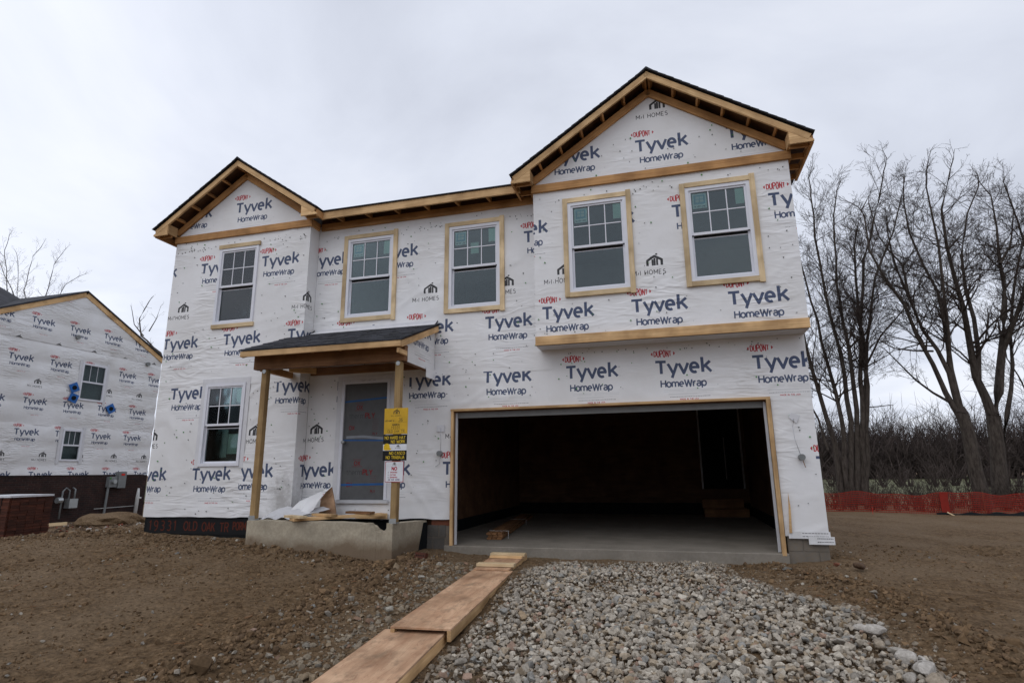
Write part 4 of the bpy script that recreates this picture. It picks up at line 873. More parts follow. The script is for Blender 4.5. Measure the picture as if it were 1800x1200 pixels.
# ---- signs on the right post
def signboard(name, x0, x1, z0, z1, y, pic, label, edge=None):
    t = quad(name, x0, x1, z0, z1, y, picmat(name+'_print', pic.image(name+'_print'), .35), None, tk=.006); tag(t, label, 'sign', 'signs nailed on the right porch post'); return t
YB = (.70, .43, .02)
s = Pic(.39, .39, 1000, (.62, .37, .025)); K = (.03, .025, .02)
s.icon(.15, .30, .42, K, .03); s.text('M/I HOMES', .195, .262, .022, .0035, (.12, .08, .02), center=True, gap=.35)
s.text('LOT/UNIT #', .015, .190, .020, .005, K, gap=.25); s.text('36', .235, .185, .052, .005, K, gap=.25, shear=.1); s.stroke([(.235, .178), (.38, .178)], .002, K)
s.text('ADDRESS', .195, .128, .022, .0055, K, center=True); s.text('19331', .19, .078, .038, .005, K, center=True, gap=.35); s.stroke([(.05, .070), (.34, .070)], .002, K)
s.text('OLD OAK TR', .20, .022, .036, .0045, K, center=True, gap=.22, sx=.95); s.stroke([(.03, .014), (.36, .014)], .002, K)
ys = PYF+.08-.049
signboard('lot_sign', -.628, -.238, 1.732, 2.122, ys-.010, s, 'square yellow lot and address sign, top one on the right porch post')
s = Pic(.39, .385, 1000, (.010, .010, .010)); Y = (.72, .50, .03)
s.text('NO HARD HAT', .195, .318, .042, .007, Y, center=True, sx=.92, gap=.18); s.text('NO WORK', .245, .258, .042, .007, Y, center=True, sx=.92, gap=.18); s.rect(.015, .306, .375, .309, (.2, .15, .02))
s.rect(0, .148, .39, .242, (.70, .72, .76))
s.cover(0, .14, .13, .27, lambda X, Y_: np.clip(.5+1000*(.052-np.hypot((X/1000-.062), (Y_/1000-.205)*1.05)), 0, 1), (.80, .52, .02)); s.cover(0, .14, .14, .22, lambda X, Y_: np.clip(.5+1000*(.02-np.hypot((X/1000-.072)*.30, (Y_/1000-.172))), 0, 1), (.74, .47, .02))
s.stroke(A(.062, .2, .03, .045, 60, 170), .003, (.55, .33, .01))
s.icon(.225, .198, .19, K, .04); s.text('M/I HOMES', .245, .178, .014, .003, (.2, .2, .2), center=True); s.text('MOVE UP', .245, .156, .010, .0025, (.3, .3, .3), center=True) if False else None
s.text('NO CASCO', .235, .088, .042, .007, Y, center=True, sx=.92, gap=.18); s.text('NO TRABAJA', .205, .026, .042, .007, Y, center=True, sx=.9, gap=.16)
signboard('hard_hat_sign', -.632, -.242, 1.338, 1.723, ys-.012, s, 'black hard hat sign with yellow lettering under the yellow sign')
s = Pic(.30, .30, 1200, (.38, .03, .045)); s.rect(.008, .008, .292, .292, (.74, .75, .78)); R2 = (.40, .02, .04)
s.icon(.125, .25, .2, K, .035); s.text('M/I HOMES', .15, .235, .010, .0025, (.2, .2, .2), center=True)
s.text('NO', .15, .172, .046, .013, R2, center=True, gap=.3)
for i, w_ in enumerate(('SMOKING', 'EATING', 'DRINKING')): s.text(w_, .085, .132-i*.036, .018, .0048, R2, gap=.35); s.stroke(A(.055, .140-i*.036, .008, .008, 0, 360, 10), .003, (.15, .1, .12))
s.text('IN THE HOME', .15, .026, .018, .0048, (.12, .03, .12), center=True, gap=.4)
signboard('no_smoking_sign', -.583, -.283, 1.025, 1.328, ys-.010, s, 'small white sign with a red NO and red border, lowest on the right porch post')

# ---- boards and plywood lying about the porch
def lumber(name, p0, p1, w, t, mat, label, cat='board', up=(0, 0, 1), group='loose boards on the porch foundation'):
    o = board(name, p0, p1, w, t, M[mat], None, up); return tag(o, label, cat, group)
lumber('plank', (-2.10, -1.28, .478), (-1.15, -.12, .485), .038, .24, 'lumber', 'wide plank laid slanting across the open porch pit')
lumber('scrap_board', (-2.28, -1.13, .518), (-1.86, -1.33, .518), .036, .13, 'lumber_pale', 'short board crossing the near end of the slanting plank')
lumber('scrap_board', (-2.02, -.80, .522), (-1.55, -.98, .522), .036, .12, 'lumber', 'short board crossing the middle of the slanting plank')
lumber('scrap_board', (-1.72, -.30, .526), (-1.2, -.42, .526), .036, .12, 'lumber_brown', 'brownish board crossing the far end of the slanting plank')
lumber('support_board', (-1.72, -.045, .45), (-1.13, -.045, .45), .09, .038, 'lumber', 'board fixed along the wall below the front door', up=(0, 0, 1))
lp = MB().prism([(-2.27, .47), (-1.95, .50), (-2.0, .72), (-2.06, .93), (-2.16, .85), (-2.25, .74)], -.30, -.27).build('plywood_offcut', M['plywood'])
tag(lp, 'brown plywood offcut leaning on the wall left of the front door', 'plywood')
# torn flap of wrap hanging over the offcut
fu = 14; V = []; F_ = []
for i in range(fu+1):
    for j in range(fu+1):
        a, b = i/fu, j/fu
        top_ = Vector((-2.66, -.31, .70)).lerp(Vector((-2.06, -.30, .935)), a); bot = Vector((-2.70, -.50, .47)).lerp(Vector((-2.20, -.62, .55+.0)), a)
        p = top_.lerp(bot, b); p += Vector((0, -.05*math.sin(a*9+b*2)*b-.05*math.sin(b*PI), .03*math.sin(a*14)*b)); V.append(p)
for i in range(fu):
    for j in range(fu): k = i*(fu+1)+j; F_.append((k, k+1, k+fu+2, k+fu+1))
me = pymesh('wrap_flap', V, F_, True); uvl = me.uv_layers.new(name='UVMap')
for lpp in me.loops: v = me.vertices[lpp.vertex_index].co; uvl.data[lpp.index].uv = ((v.x-.1)/TW, (v.z+.35)/TH)
link('wrap_flap', me, M['wrap'], house)
# second crumpled tongue of wrap lying down on the wall top
V = []; F_ = []
for i in range(fu+1):
    for j in range(7):
        a, b = i/fu, j/6; p = Vector((-2.92+.9*a, -.36, .60)).lerp(Vector((-2.92+.62*a, -.95+.1*a, .462)), b)+Vector((0, 0, .02*math.sin(a*17+b*4))); V.append(p)
for i in range(fu):
    for j in range(6): k = i*7+j; F_.append((k, k+1, k+8, k+7))
me = pymesh('wrap_flap', V, F_, True); uvl = me.uv_layers.new(name='UVMap')
for lpp in me.loops: uvl.data[lpp.index].uv = (.02, .02)
link('wrap_flap', me, M['tape'], house)

# ---- lumber bundle on the garage floor
bd = thing('lumber_bundle', 'strapped bundle of brown boards lying on the garage floor', 'lumber', (.6, .9, 0))
for i in range(3):
    for j in range(3):
        dx = j*.088+(i % 2)*.02; z = .022+i*.04; board('plank', (.40+dx, .82+.03*j+random.uniform(-.02, .02), z), (-.13+dx, 5.4+random.uniform(-.1, .1), z), .036, .083, M['lumber_brown'], bd)
for t in (.07, .62):
    cx_, cy0 = .40-.53*t, .82+4.58*t; MB().box(cx_-.055, cx_+.30, cy0, cy0+.02, .1240, .1270).box(cx_+.300, cx_+.305, cy0, cy0+.02, .0, .1270).build('strap', M['twine'], bd)

# ------------------------------------------------------------------ plywood ramp over the ground
def panel(label, a, b, w, z0, z1, rail=.088, mat='plywood', th=.018):
    """a, b = left edge near and far; top at z0 near and z1 far"""
    A_ = Vector((a[0], a[1], z0)); B_ = Vector((b[0], b[1], z1)); d = (B_-A_).normalized(); sd_ = Vector((d.y, -d.x, 0)).normalized()
    t = thing('walkway_panel', label, 'plywood ramp', tuple((A_+B_)/2), 'plywood walkway sections')
    up = sd_.cross(d).normalized(); up = up if up.z > 0 else -up
    c0, c1 = A_+sd_*w/2-up*th/2, B_+sd_*w/2-up*th/2; board('deck', c0, c1, w, th, M[mat], t, up=sd_)
    for k in (0.019, w-.019):
        board('rail', A_+sd_*k-up*(th+.001+rail/2), B_+sd_*k-up*(th+.001+rail/2), rail, .037, M['lumber'], t, up=up)
    return t
panel('nearest plywood walkway section at the bottom of the picture', (1.10, -6.35), (.935, -4.05), .585, -.285, -.225)
panel('long middle plywood walkway section overlapping the nearest one', (1.03, -4.14), (.845, -1.36), .565, -.178, -.140)
panel('short plywood section between the long one and the garage slab', (.87, -1.38), (.84, -.25), .50, -.118, -.070, .06)
for (x, y, z, l) in ((.88, -1.20, -.085, 'weathered cross board at the lower end of the short ramp section'), (.84, -.42, -.055, 'weathered cross board nearest the garage slab')):
    tag(board('cross_board', (x-.01, y, z), (x+.52, y+.01, z), .13, .04, M['lumber_pale'], None, up=(0, 1, 0)), l, 'board', 'cross boards at the top of the walkway')
tag(board('cross_board', (.87, -.60, -.066), (1.36, -.59, -.066), .1, .03, M['lumber'], None, up=(0, 1, 0)), 'thin board beside the topmost cross board of the ramp', 'board', 'cross boards at the top of the walkway')

# ------------------------------------------------------------------ stones and clods
def rockshapes(n, seed, rough=.25, sub=False, pts=15):
    out = []; rg = random.Random(seed)
    for i in range(n):
        bm = bmesh.new()
        for k in range(pts):
            v = Vector((rg.gauss(0, 1), rg.gauss(0, 1), rg.gauss(0, 1))).normalized()*rg.uniform(1-rough, 1); bm.verts.new((v.x*rg.uniform(.85, 1.1), v.y*.8, v.z*.62))
        r = bmesh.ops.convex_hull(bm, input=bm.verts); 
        for v in [v for v in bm.verts if not v.link_faces]: bm.verts.remove(v)
        bmesh.ops.triangulate(bm, faces=bm.faces)
        if sub:
            bmesh.ops.bevel(bm, geom=bm.edges[:], offset=.07, segments=1, affect='EDGES'); bmesh.ops.triangulate(bm, faces=bm.faces)
        bm.verts.ensure_lookup_table(); bm.verts.index_update()
        out.append((np.array([v.co[:] for v in bm.verts]), np.array([[v.index for v in f.verts] for f in bm.faces]))); bm.free()
    return out
def rotm(n):
    q = RNG.normal(size=(n, 4)); q /= np.linalg.norm(q, axis=1)[:, None]; w, x, y, z = q.T
    return np.stack([1-2*(y*y+z*z), 2*(x*y-z*w), 2*(x*z+y*w), 2*(x*y+z*w), 1-2*(x*x+z*z), 2*(y*z-x*w), 2*(x*z-y*w), 2*(y*z+x*w), 1-2*(x*x+y*y)], -1).reshape(n, 3, 3)
def scatter(name, P, S, C, shapes, mat, flat_=.55, smooth=False):
    n = len(P); R = rotm(n)
    tilt = RNG.uniform(0, 1, n) < flat_
    a = RNG.uniform(0, 2*PI, n); Rz = np.zeros((n, 3, 3)); Rz[:, 0, 0] = np.cos(a); Rz[:, 0, 1] = -np.sin(a); Rz[:, 1, 0] = np.sin(a); Rz[:, 1, 1] = np.cos(a); Rz[:, 2, 2] = 1
    tx = RNG.normal(0, .35, n); T = np.zeros((n, 3, 3)); T[:, 0, 0] = 1; T[:, 1, 1] = np.cos(tx); T[:, 1, 2] = -np.sin(tx); T[:, 2, 1] = np.sin(tx); T[:, 2, 2] = np.cos(tx)
    R = np.where(tilt[:, None, None], Rz@T, R); ki = RNG.integers(0, len(shapes), n); VV = []; FF = []; CC = []; off = 0
    for k, (v, f) in enumerate(shapes):
        m = np.where(ki == k)[0]
        if not len(m): continue
        an = RNG.uniform(.75, 1.2, (len(m), 1, 3)); w = np.einsum('nij,nvj->nvi', R[m], v[None]*an)*S[m][:, None, None]+P[m][:, None, :]
        VV.append(w.reshape(-1, 3)); FF.append((f[None]+(np.arange(len(m))*len(v))[:, None, None]+off).reshape(-1, 3)); CC.append(np.repeat(C[m], len(v), 0)); off += len(m)*len(v)
    V = np.concatenate(VV); F_ = np.concatenate(FF); Cc = np.concatenate(CC); me = npmesh(name, V, F_, smooth)
    ca = me.color_attributes.new('tint', 'FLOAT_COLOR', 'POINT'); ca.data.foreach_set('color', np.concatenate([Cc, np.ones((len(Cc), 1))], 1).astype(np.float32).ravel())
    return link(name, me, mat)
SH = rockshapes(30, 11, .22, False, 14); SHs = rockshapes(20, 12, .3, False, 9); SHb = rockshapes(14, 15, .2, True, 18)
def stonecol(n, k=1.):
    base = np.array([[.35, .318, .278], [.43, .398, .352], [.28, .26, .235], [.36, .305, .24], [.50, .47, .42], [.33, .235, .19], [.25, .25, .245], [.30, .235, .165]])
    c = base[RNG.choice(8, n, p=[.30, .22, .12, .14, .06, .04, .07, .05])]; return c*RNG.uniform(.86, 1.14, (n, 1))*k*np.array([1.06, 1.03, .97])
def cover_h(x, y): return .045+.05*(fbm(x*1.1, y*1.1, 3, 14)-.4)+.05*np.exp(-(segdist(x, y, (1.7, -1.6), (1.9, -4.8))/.35)**2)+.05*np.exp(-(segdist(x, y, (4.5, -1.6), (5.5, -4.8))/.35)**2)
# walkway keeps stones off
def onramp(x, y, pad=.04):
    xl = np.where(y < -4.1, 1.10+(y+6.35)/2.3*(-.165), np.where(y < -1.38, 1.03+(y+4.14)/2.78*(-.185), .86)); return (x > xl-pad) & (x < xl+.59+pad) & (y < -.2)
n = 42000; x = RNG.uniform(1.0, 6.6, n); y = RNG.uniform(-8.6, -.15, n); ins = inpoly(x, y, GRAV); dd = polydist(x, y, GRAV)*np.where(ins, 1, -1)
edge = dd+(fbm(x*1.6, y*1.6, 3, 21)-.5)*.30+RNG.normal(0, .05, n)
k_ = (edge > -.02) & ~onramp(x, y, .05) & (RNG.random(n) < np.where(y < -5.9, .35, .82)); x, y, edge = x[k_], y[k_], edge[k_]; n = len(x)
s_ = np.clip(RNG.lognormal(math.log(.031), .30, n), .014, .066)*np.clip(.75+edge*.35, .6, 1.05)
bare = smooth01((fbm(x*.9, y*.9, 3, 33)-.56)/.08)*(y > -3.2)*(x < 4.2); s_ = s_*(1-.35*bare)
lay = RNG.random(n); z = gfull(x, y)+cover_h(x, y)*np.clip(edge/.25, 0, 1)*lay*.9+s_*.25
col = stonecol(n); dirty = np.clip(1-edge/.3, 0, 1)*.7; dirty = np.maximum(dirty, (lay < .3)*.45); col = col*(1-dirty[:, None])+np.array([.15, .105, .065])*dirty[:, None]
g = scatter('gravel', np.stack([x, y, z], -1), s_, col, SH, M['stone']); g['kind'] = 'stuff'
# fines: a sheet of dirty grit under the stones
n = 15000; x = RNG.uniform(.9, 6.8, n); y = RNG.uniform(-6.2, -.08, n); dd = polydist(x, y, GRAV)*np.where(inpoly(x, y, GRAV), 1, -1)
k_ = (dd > -.35) & (RNG.random(n) < np.clip(1+dd*2.2, 0, 1)) & ~onramp(x, y, .0); x, y, dd = x[k_], y[k_], dd[k_]; n = len(x)
s_ = RNG.uniform(.007, .018, n); z = gfull(x, y)+np.clip(dd/.3, 0, 1)*cover_h(x, y)*.4*RNG.random(n)+s_*.3
g = scatter('gravel_fines', np.stack([x, y, z], -1), s_, stonecol(n, .62)*np.array([1, .9, .78]), SHs, M['stone']); g['kind'] = 'stuff'
# larger rocks along the right edge of the drive, one by one
def rock(x, y, s, label, col, group, seed):
    v, f = SHb[seed % len(SHb)]; an = np.array([random.uniform(.9, 1.3), random.uniform(.75, 1.), random.uniform(.7, .95)]); w = v*an*s
    a = random.uniform(0, 6.28); R = np.array([[math.cos(a), -math.sin(a), 0], [math.sin(a), math.cos(a), 0], [0, 0, 1]]); w = w@R.T
    me = npmesh('rock', w, f, False); ca = me.color_attributes.new('tint', 'FLOAT_COLOR', 'POINT'); ca.data.foreach_set('color', np.tile(np.array([*col, 1.], np.float32), len(w)))
    zc = float(gfull(np.array([x]), np.array([y]))[0])+.03+s*.38
    return tag(link('rock', me, M['stone'], None, Matrix.Translation((x, y, zc))), label, 'rock', group)
big = [((1526, 1100), .135, 'pale rock at the bend of the right gravel edge'), ((1545, 1122), .085, 'mid-grey rock just nearer than the pale rock at the bend'), ((1490, 1072), .06, 'small light rock farthest up the right gravel edge'),
       ((1592, 1150), .115, 'blocky rock halfway down the right gravel edge'), ((1575, 1128), .07, 'small tan rock above the blocky one on the right gravel edge'), ((1568, 1165), .075, 'roundish rock just inside the right gravel edge'),
       ((1628, 1170), .13, 'largest flat rock at the bottom right corner of the gravel'), ((1600, 1185), .10, 'wedge-shaped rock left of the largest flat rock'), ((1617, 1145), .06, 'small rock outside the largest flat rock'),
       ((1650, 1192), .115, 'rock cut by the bottom edge at the right gravel corner'), ((1545, 1085), .05, 'small squarish rock outside the bend of the gravel edge'), ((1495, 1110), .06, 'squarish rock inside the gravel near the bend')]
for i, (q, s, l) in enumerate(big):
    x, y = gat(q[0], q[1]+4, .08); rock(x, y, s, l, random.choice([(.42, .39, .345), (.37, .34, .30), (.46, .43, .39), (.34, .285, .22)]), 'larger rocks along the drive', i*3+1)
# clods and pebbles on the soil
n = 160000; x = RNG.uniform(-9, 11.5, n); y = RNG.uniform(-6.6, 2.5, n); rg_ = ridges(x, y); dens = .16+.9*rg_+.25*smooth01((fbm(x*1.3, y*1.3, 3, 40)-.5)/.1); ins = inpoly(x, y, GRAV)
dens = np.where(x > 6.0, dens*.38, dens); k_ = (RNG.random(n) < dens) & ~ins & ~onramp(x, y, .0) & ~((x > -6) & (x < 5.65) & (y > -.35)) & ~((x > -2.95) & (x < -.4) & (y > -1.28)); x, y, rg_ = x[k_], y[k_], rg_[k_]; n = len(x)
s_ = np.clip(RNG.lognormal(math.log(.0125), .5, n), .004, .06)*(1+1.5*rg_*RNG.random(n)); z = gfull(x, y)+s_*.15
c = np.array([.140, .090, .049])*RNG.uniform(.7, 1.5, (n, 1)); pale = RNG.random(n) < .05+.12*np.exp(-((x-.35)/.5)**2); c[pale] = stonecol(pale.sum(), .75)
g = scatter('soil_clods', np.stack([x, y, z], -1), s_, c, [q if i % 2 else SH[i] for i, q in enumerate(SHs)], M['stone'], .3, False); g['kind'] = 'stuff'
n = 9000; x = RNG.uniform(-6.5, 7, n); y = RNG.uniform(-6.2, -.4, n); rg_ = ridges(x, y); k_ = (RNG.random(n) < rg_**1.5) & ~inpoly(x, y, GRAV) & ~onramp(x, y, 0) & ~((x > -2.95) & (x < -.4) & (y > -1.3)); x, y = x[k_], y[k_]; n = len(x)
s_ = RNG.uniform(.022, .052, n); c = np.array([.132, .086, .050])*RNG.uniform(.75, 1.35, (n, 1)); g = scatter('earth_lumps', np.stack([x, y, gfull(x, y)+s_*.2], -1), s_, c, SHb, M['stone'], .3, True); g['kind'] = 'stuff'
# pale stones strewn beside the walkway, left side
n = 1700; x = RNG.normal(.66, .24, n)-(RNG.random(n)*.15); y = RNG.uniform(-6.2, -1.0, n); k_ = ~onramp(x, y, .02) & (x < 1.1) & (x > -.6); x, y = x[k_], y[k_]; n = len(x)
s_ = np.clip(RNG.lognormal(math.log(.019), .5, n), .008, .062); cc = stonecol(n, .62)*np.array([1, .93, .83])
g = scatter('strewn_stones', np.stack([x, y, gfull(x, y)+s_*.2], -1), s_, cc, SH, M['stone']); g['kind'] = 'stuff'
for (x, y, s, l, c) in ((.62, -3.35, .075, 'single pale stone beside the left edge of the walkway', (.36, .34, .29)), (.42, -2.1, .05, 'small pale stone left of the walkway middle', (.34, .32, .28)), (7.6, -3.1, .045, 'pale flat stone alone on the dirt at the right', (.42, .40, .36)), (7.3, -2.25, .05, 'long pale stone on the dirt farther right', (.44, .42, .38)), (5.75, -.75, .11, 'brown earth lump near the right garage corner', (.11, .07, .045)), (5.5, -.72, .06, 'reddish lump at the right foot of the garage', (.20, .08, .05))):
    rock(x, y, s, l, c, None, int(x*10))
    if 'group' in COL.objects[-1]: pass
# splinters and chips of lumber trodden into the soil
sp2 = MB(); rgp = random.Random(21)
for i in range(85):
    x = rgp.uniform(-7, 8.5); y = rgp.uniform(-5.8, -.6) if x < 5.8 else rgp.uniform(-5.5, 6)
    if inpoly(np.array([x]), np.array([y]), GRAV)[0] or (-2.95 < x < -.4 and y > -1.35) or (.7 < x < 1.9): continue
    z = float(gfull(np.array([x]), np.array([y]))[0])+.012; a = rgp.uniform(0, 3.1); L = rgp.uniform(.02, .09); w = rgp.uniform(.004, .012); ca, sa = math.cos(a), math.sin(a); n0 = len(sp2.V); tl = rgp.uniform(-.01, .015)
    for dz in (0, .006):
        for u, v in ((-L, -w), (L, -w*.4), (L, w), (-L, w*.6)): sp2.V.append((x+u*ca-v*sa, y+u*sa+v*ca, z+dz+(tl if u > 0 else 0)))
    sp2.F += [tuple(q+n0 for q in f) for f in BF]
sp2.build('wood_splinters', M['lumber_brown'])['kind'] = 'stuff'
# broken brick with cores lying in the dirt left of the walkway
bk = thing('cored_brick', 'red brick with core holes lying in the dirt left of the walkway', 'brick', (0., -1.15, float(gfull(np.array([0.]), np.array([-1.15]))[0])))
zb = float(gfull(np.array([0.]), np.array([-1.15]))[0])
bo = MB().box(-.1, .1, -.028, .028, 0, .085).build('body', M['brick_red'], bk, W=Matrix.Translation((0, -1.17, zb+.01)) @ Matrix.Rotation(-.35, 4, 'Z') @ Matrix.Rotation(-.3, 4, 'X'))
for i in range(5): MB().tube([(-.07+i*.035, -.0285, .043), (-.07+i*.035, -.031, .043)], .010, 8).build('core_hole', M['black'], bo, W=WM[bo.name])

# ------------------------------------------------------------------ neighbour house, its gable end facing us across the side yard
NX = -18.8; nb = thing('neighbor_house', 'half-wrapped house on the left with dark brick base and printed white wrap', 'house', (NX, 7.7, -.5))
NE, NA, NY0, NY1 = 6.2, 8.22, 3.75, 11.65
nh1 = (8.02, 9.06, 4.08, 5.56); nh2 = (7.66, 8.44, 1.72, 2.92)
def billow(o, amp):
    me = o.data; co = np.empty(len(me.vertices)*3, np.float32); me.vertices.foreach_get('co', co); co = co.reshape(-1, 3)
    t = (co[:, 2] % .76)/.76; w = np.sin(PI*t)**.7*amp*(.35+fbm(co[:, 1]*.8, np.floor(co[:, 2]/.76)*3.3, 2, 50)*1.3)
    for h in (nh1, nh2):
        d = np.hypot(np.maximum(np.maximum(h[0]-co[:, 1], co[:, 1]-h[1]), 0), np.maximum(np.maximum(h[2]-co[:, 2], co[:, 2]-h[3]), 0)); w = w*np.minimum(1, d/.25)
    co[:, 0] += w; me.vertices.foreach_set('co', co.ravel()); me.update()
for a in ((1.2, 3.05, (8.8, 2.85), [nh2], 61), (3.0, 6.25, (9.63, 5.48), [nh1], 62)):
    o = sheet('wrap_sheet', 'x+', NY0, NY1, a[0], a[1], NX, (a[2][0], a[2][1]), a[3], step=.09, amp=.016, seed=a[4], mat=M['wrap_far'], parent=nb, lift=.0); billow(o, .045)
o = sheet('wrap_sheet', 'x+', NY0, NY1, 6.05, 8.3, NX+.02, (7.3, 6.94), [], top=lambda U: NE+((NY1-NY0)/2-np.abs(U-(NY0+NY1)/2))*.505+.12, step=.09, amp=.012, seed=63, mat=M['wrap_far'], parent=nb); billow(o, .03)
MB().box(NX-9, NX+.03, NY0, NY1, -1.0, 1.19).build('brick_base', M['brickwall'], nb)
MB().box(NX-9, NX-.15, NY0, NY1, 1.19, 6.2).build('wall', M['tape'], nb)
def nwin(h):
    y0, y1, z0, z1 = h; f = MB(); xa, xb = NX-.04, NX+.05; w = .07
    f.box(xa, xb, y0, y0+w, z0, z1); f.box(xa, xb, y1-w, y1, z0, z1); f.box(xa, xb, y0+w, y1-w, z0, z0+w); f.box(xa, xb, y0+w, y1-w, z1-w, z1); f.box(xa, xb-.02, y0+w, y1-w, (z0+z1)/2-.03, (z0+z1)/2+.03)
    W = f.build('window', M['vinyl'], nb)
    for a, b in ((z0+w, (z0+z1)/2-.03), ((z0+z1)/2+.03, z1-w)): MB().box(NX, NX+.006, y0+w, y1-w, a, b).build('glass_pane', M['glass_dark'], W)
    for a, b in ((y0-.12, y0), (y1, y1+.12)): MB().box(NX+.03, NX+.034, a, b, z0-.1, z1+.1).build('flashing_tape', M['tape'], W)
    for k in (1, 2): MB().box(NX+.008, NX+.014, y0+w+(y1-y0-2*w)*k/3-.008, y0+w+(y1-y0-2*w)*k/3+.008, (z0+z1)/2+.03, z1-w).build('muntin', M['vinyl'], W)
nwin(nh1); nwin(nh2)
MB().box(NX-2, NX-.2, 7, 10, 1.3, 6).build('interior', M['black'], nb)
ym = (NY0+NY1)/2
for s in (-1, 1):
    ye = ym+s*((NY1-NY0)/2+.08); sl = .505; ze = NE+.22-.08*sl; za = NE+.22+(NY1-NY0)/2*sl
    nrm = Vector((0, s*sl, 1)).normalized()
    board('rake_board', (NX+.07, ye, ze-.14), (NX+.07, ym+s*.01, za-.14+.0), .19, .04, M['lumber'], nb, up=nrm)
    MB().prism([(ye, ze-.03), (ye, ze+.03), (ym, za+.03), (ym, za-.03)], NX-10, NX+.13, 'x').build('roof_slope', M['shingle'], nb)
# cross roof running out to the street side
MB().prism([(NX-.25, 6.95), (NX-4.7, 9.15), (NX-9.2, 6.95)], -2.5, 7.25, 'y').build('cross_roof', M['shingle'], nb)
MB().prism([(NX-.6, -1), (NX-.6, 6.98), (NX-4.7, 9.05), (NX-8.8, 6.98), (NX-8.8, -1)], -2.0, NY0-.01, 'y').build('front_wing', M['tape'], nb)
MB().box(NX-9, NX-1.9, 0, NY0+.1, -1, 6.9).build('wall', M['tape'], nb) if False else None
# blue flashing squares with a round port
for y, z, a in ((7.77, 4.52, .5), (7.80, 4.12, -.3), (9.42, 3.86, .55)):
    W = Matrix.Translation((NX+.10, y, z)) @ Matrix.Rotation(a, 4, 'X'); o = MB().box(-.006, .006, -.17, .17, -.17, .17).build('flashing_square', M['blue'], nb, W=W)
    MB().tube([(.007, 0, 0), (.03, 0, 0)], .085, 12).build('port', M['black'], o, W=W)
for y, z in ((7.6, 6.5), (10.9, 6.0)): MB().tube([(NX+.05, y, z), (NX+.14, y, z)], .09, 8).build('vent_port', M['steel_grey'], nb)
# meters and pipes on the brick
em = thing('electric_meter', 'grey electric meter and breaker boxes on a conduit at the brick wall', 'meter', (NX+.1, 9.9, -.3))
MB().box(NX+.04, NX+.2, 9.72, 10.08, .70, 1.12).build('meter_box', M['steel_grey'], em); MB().box(NX+.04, NX+.24, 10.10, 10.45, .66, 1.32).build('breaker_box', M['steel_grey'], em)
MB().tube([(NX+.2, 9.9, .92), (NX+.32, 9.9, .92)], .085, 12).build('meter_dial', M['steel'], em); MB().box(NX+.205, NX+.21, 9.73, 9.80, 1.02, 1.10).build('green_tag', M['green_cap'], em)
MB().tube([(NX+.12, 9.78, .70), (NX+.12, 9.74, -.6)], .045, 8).build('conduit', M['steel_grey'], em); MB().box(NX+.245, NX+.25, 10.2, 10.36, 1.16, 1.24).build('red_tag', M['red_flag'], em)
gm = thing('gas_meter', 'grey gas meter with looped pipes at the foot of the brick wall', 'meter', (NX+.2, 8.1, 0))
MB().box(NX+.1, NX+.36, 8.08, 8.40, -.02, .32).build('meter_body', M['steel'], gm); MB().tube([(NX+.23, 8.12, .32), (NX+.23, 8.12, .62), (NX+.23, 7.98, .72), (NX+.23, 7.86, .6), (NX+.23, 7.86, -.4)], .03, 6).build('pipe', M['steel_grey'], gm, True)
MB().tube([(NX+.23, 8.34, .32), (NX+.23, 8.34, .66), (NX+.1, 8.34, .72)], .03, 6).build('pipe', M['steel_grey'], gm, True); MB().tube([(NX+.23, 7.86, .28), (NX+.23, 7.68, .28)], .11, 8).build('regulator', M['steel'], gm)
pp = thing('vent_pipe', 'white plastic pipe standing against the brick wall', 'pipe', (NX+.3, 11.1, -.5))
MB().tube([(NX+.2, 11.12, -.55), (NX+.2, 11.14, .30), (NX+.2, 11.14, .62)], [.07, .07, .04], 8).build('pipe', M['pvc'], pp, True); MB().tube([(NX+.2, 11.14, .22), (NX+.28, 11.26, .22)], .035, 6).build('tee', M['pvc'], pp, True)
tag(MB().tube([(NX+.12, 9.3, -.12), (NX+.12, 11.2, -.1)], .010, 6).build('pipe_run', M['pvc']), 'thin pale pipe run level along the foot of the brick wall', 'pipe')
# debris in the side yard
def lump(name, x, y, sx, sy, sz, mat, label, cat, seed):
    bm = bmesh.new(); bmesh.ops.create_icosphere(bm, subdivisions=3, radius=1)
    for v in bm.verts:
        c = v.co.copy(); k = 1+.5*(float(fbm(np.array([c.x*2+seed]), np.array([c.y*2+c.z*1.7]), 3, seed)[0])-.5); v.co = Vector((c.x*sx*k, c.y*sy*k, c.z*sz*k))
    me = bpy.data.meshes.new(name); bm.to_mesh(me); bm.free(); z = float(gz(x, y)); return tag(link(name, me, mat, None, Matrix.Translation((x, y, z+sz*.25))), label, cat)
lump('dirt_mound', -13.2, 5.3, 1.0, .8, .30, M['dirt'], 'low brown dirt mound between the two houses', 'dirt mound', 3)
lump('plastic_bag', -14.6, 8.6, .4, .25, .16, M['plastic_white'], 'crumpled white plastic lying at the corner between the houses', 'plastic bag', 5)
tag(board('scrap_board', (-15.2, 4.4, -.30), (-14.5, 5.0, -.26), .09, .04, M['lumber_pale'], None), 'pale scrap of lumber lying on the ground by the brick stack', 'board')
tag(board('scrap_board', (-16.4, 7.2, -.34), (-15.4, 8.3, -.30), .12, .04, M['lumber'], None), 'long orange scrap board lying by the meters', 'board')
n = 1500; x = RNG.uniform(-18.4, -10.5, n); y = RNG.uniform(1.5, 12, n); s_ = RNG.uniform(.02, .09, n); c = np.array([.13, .09, .06])*RNG.uniform(.7, 1.5, (n, 1)); r_ = RNG.random(n) < .22; c[r_] = np.array([.20, .06, .035]); r_ = RNG.random(n) < .08; c[r_] = np.array([.4, .37, .33])
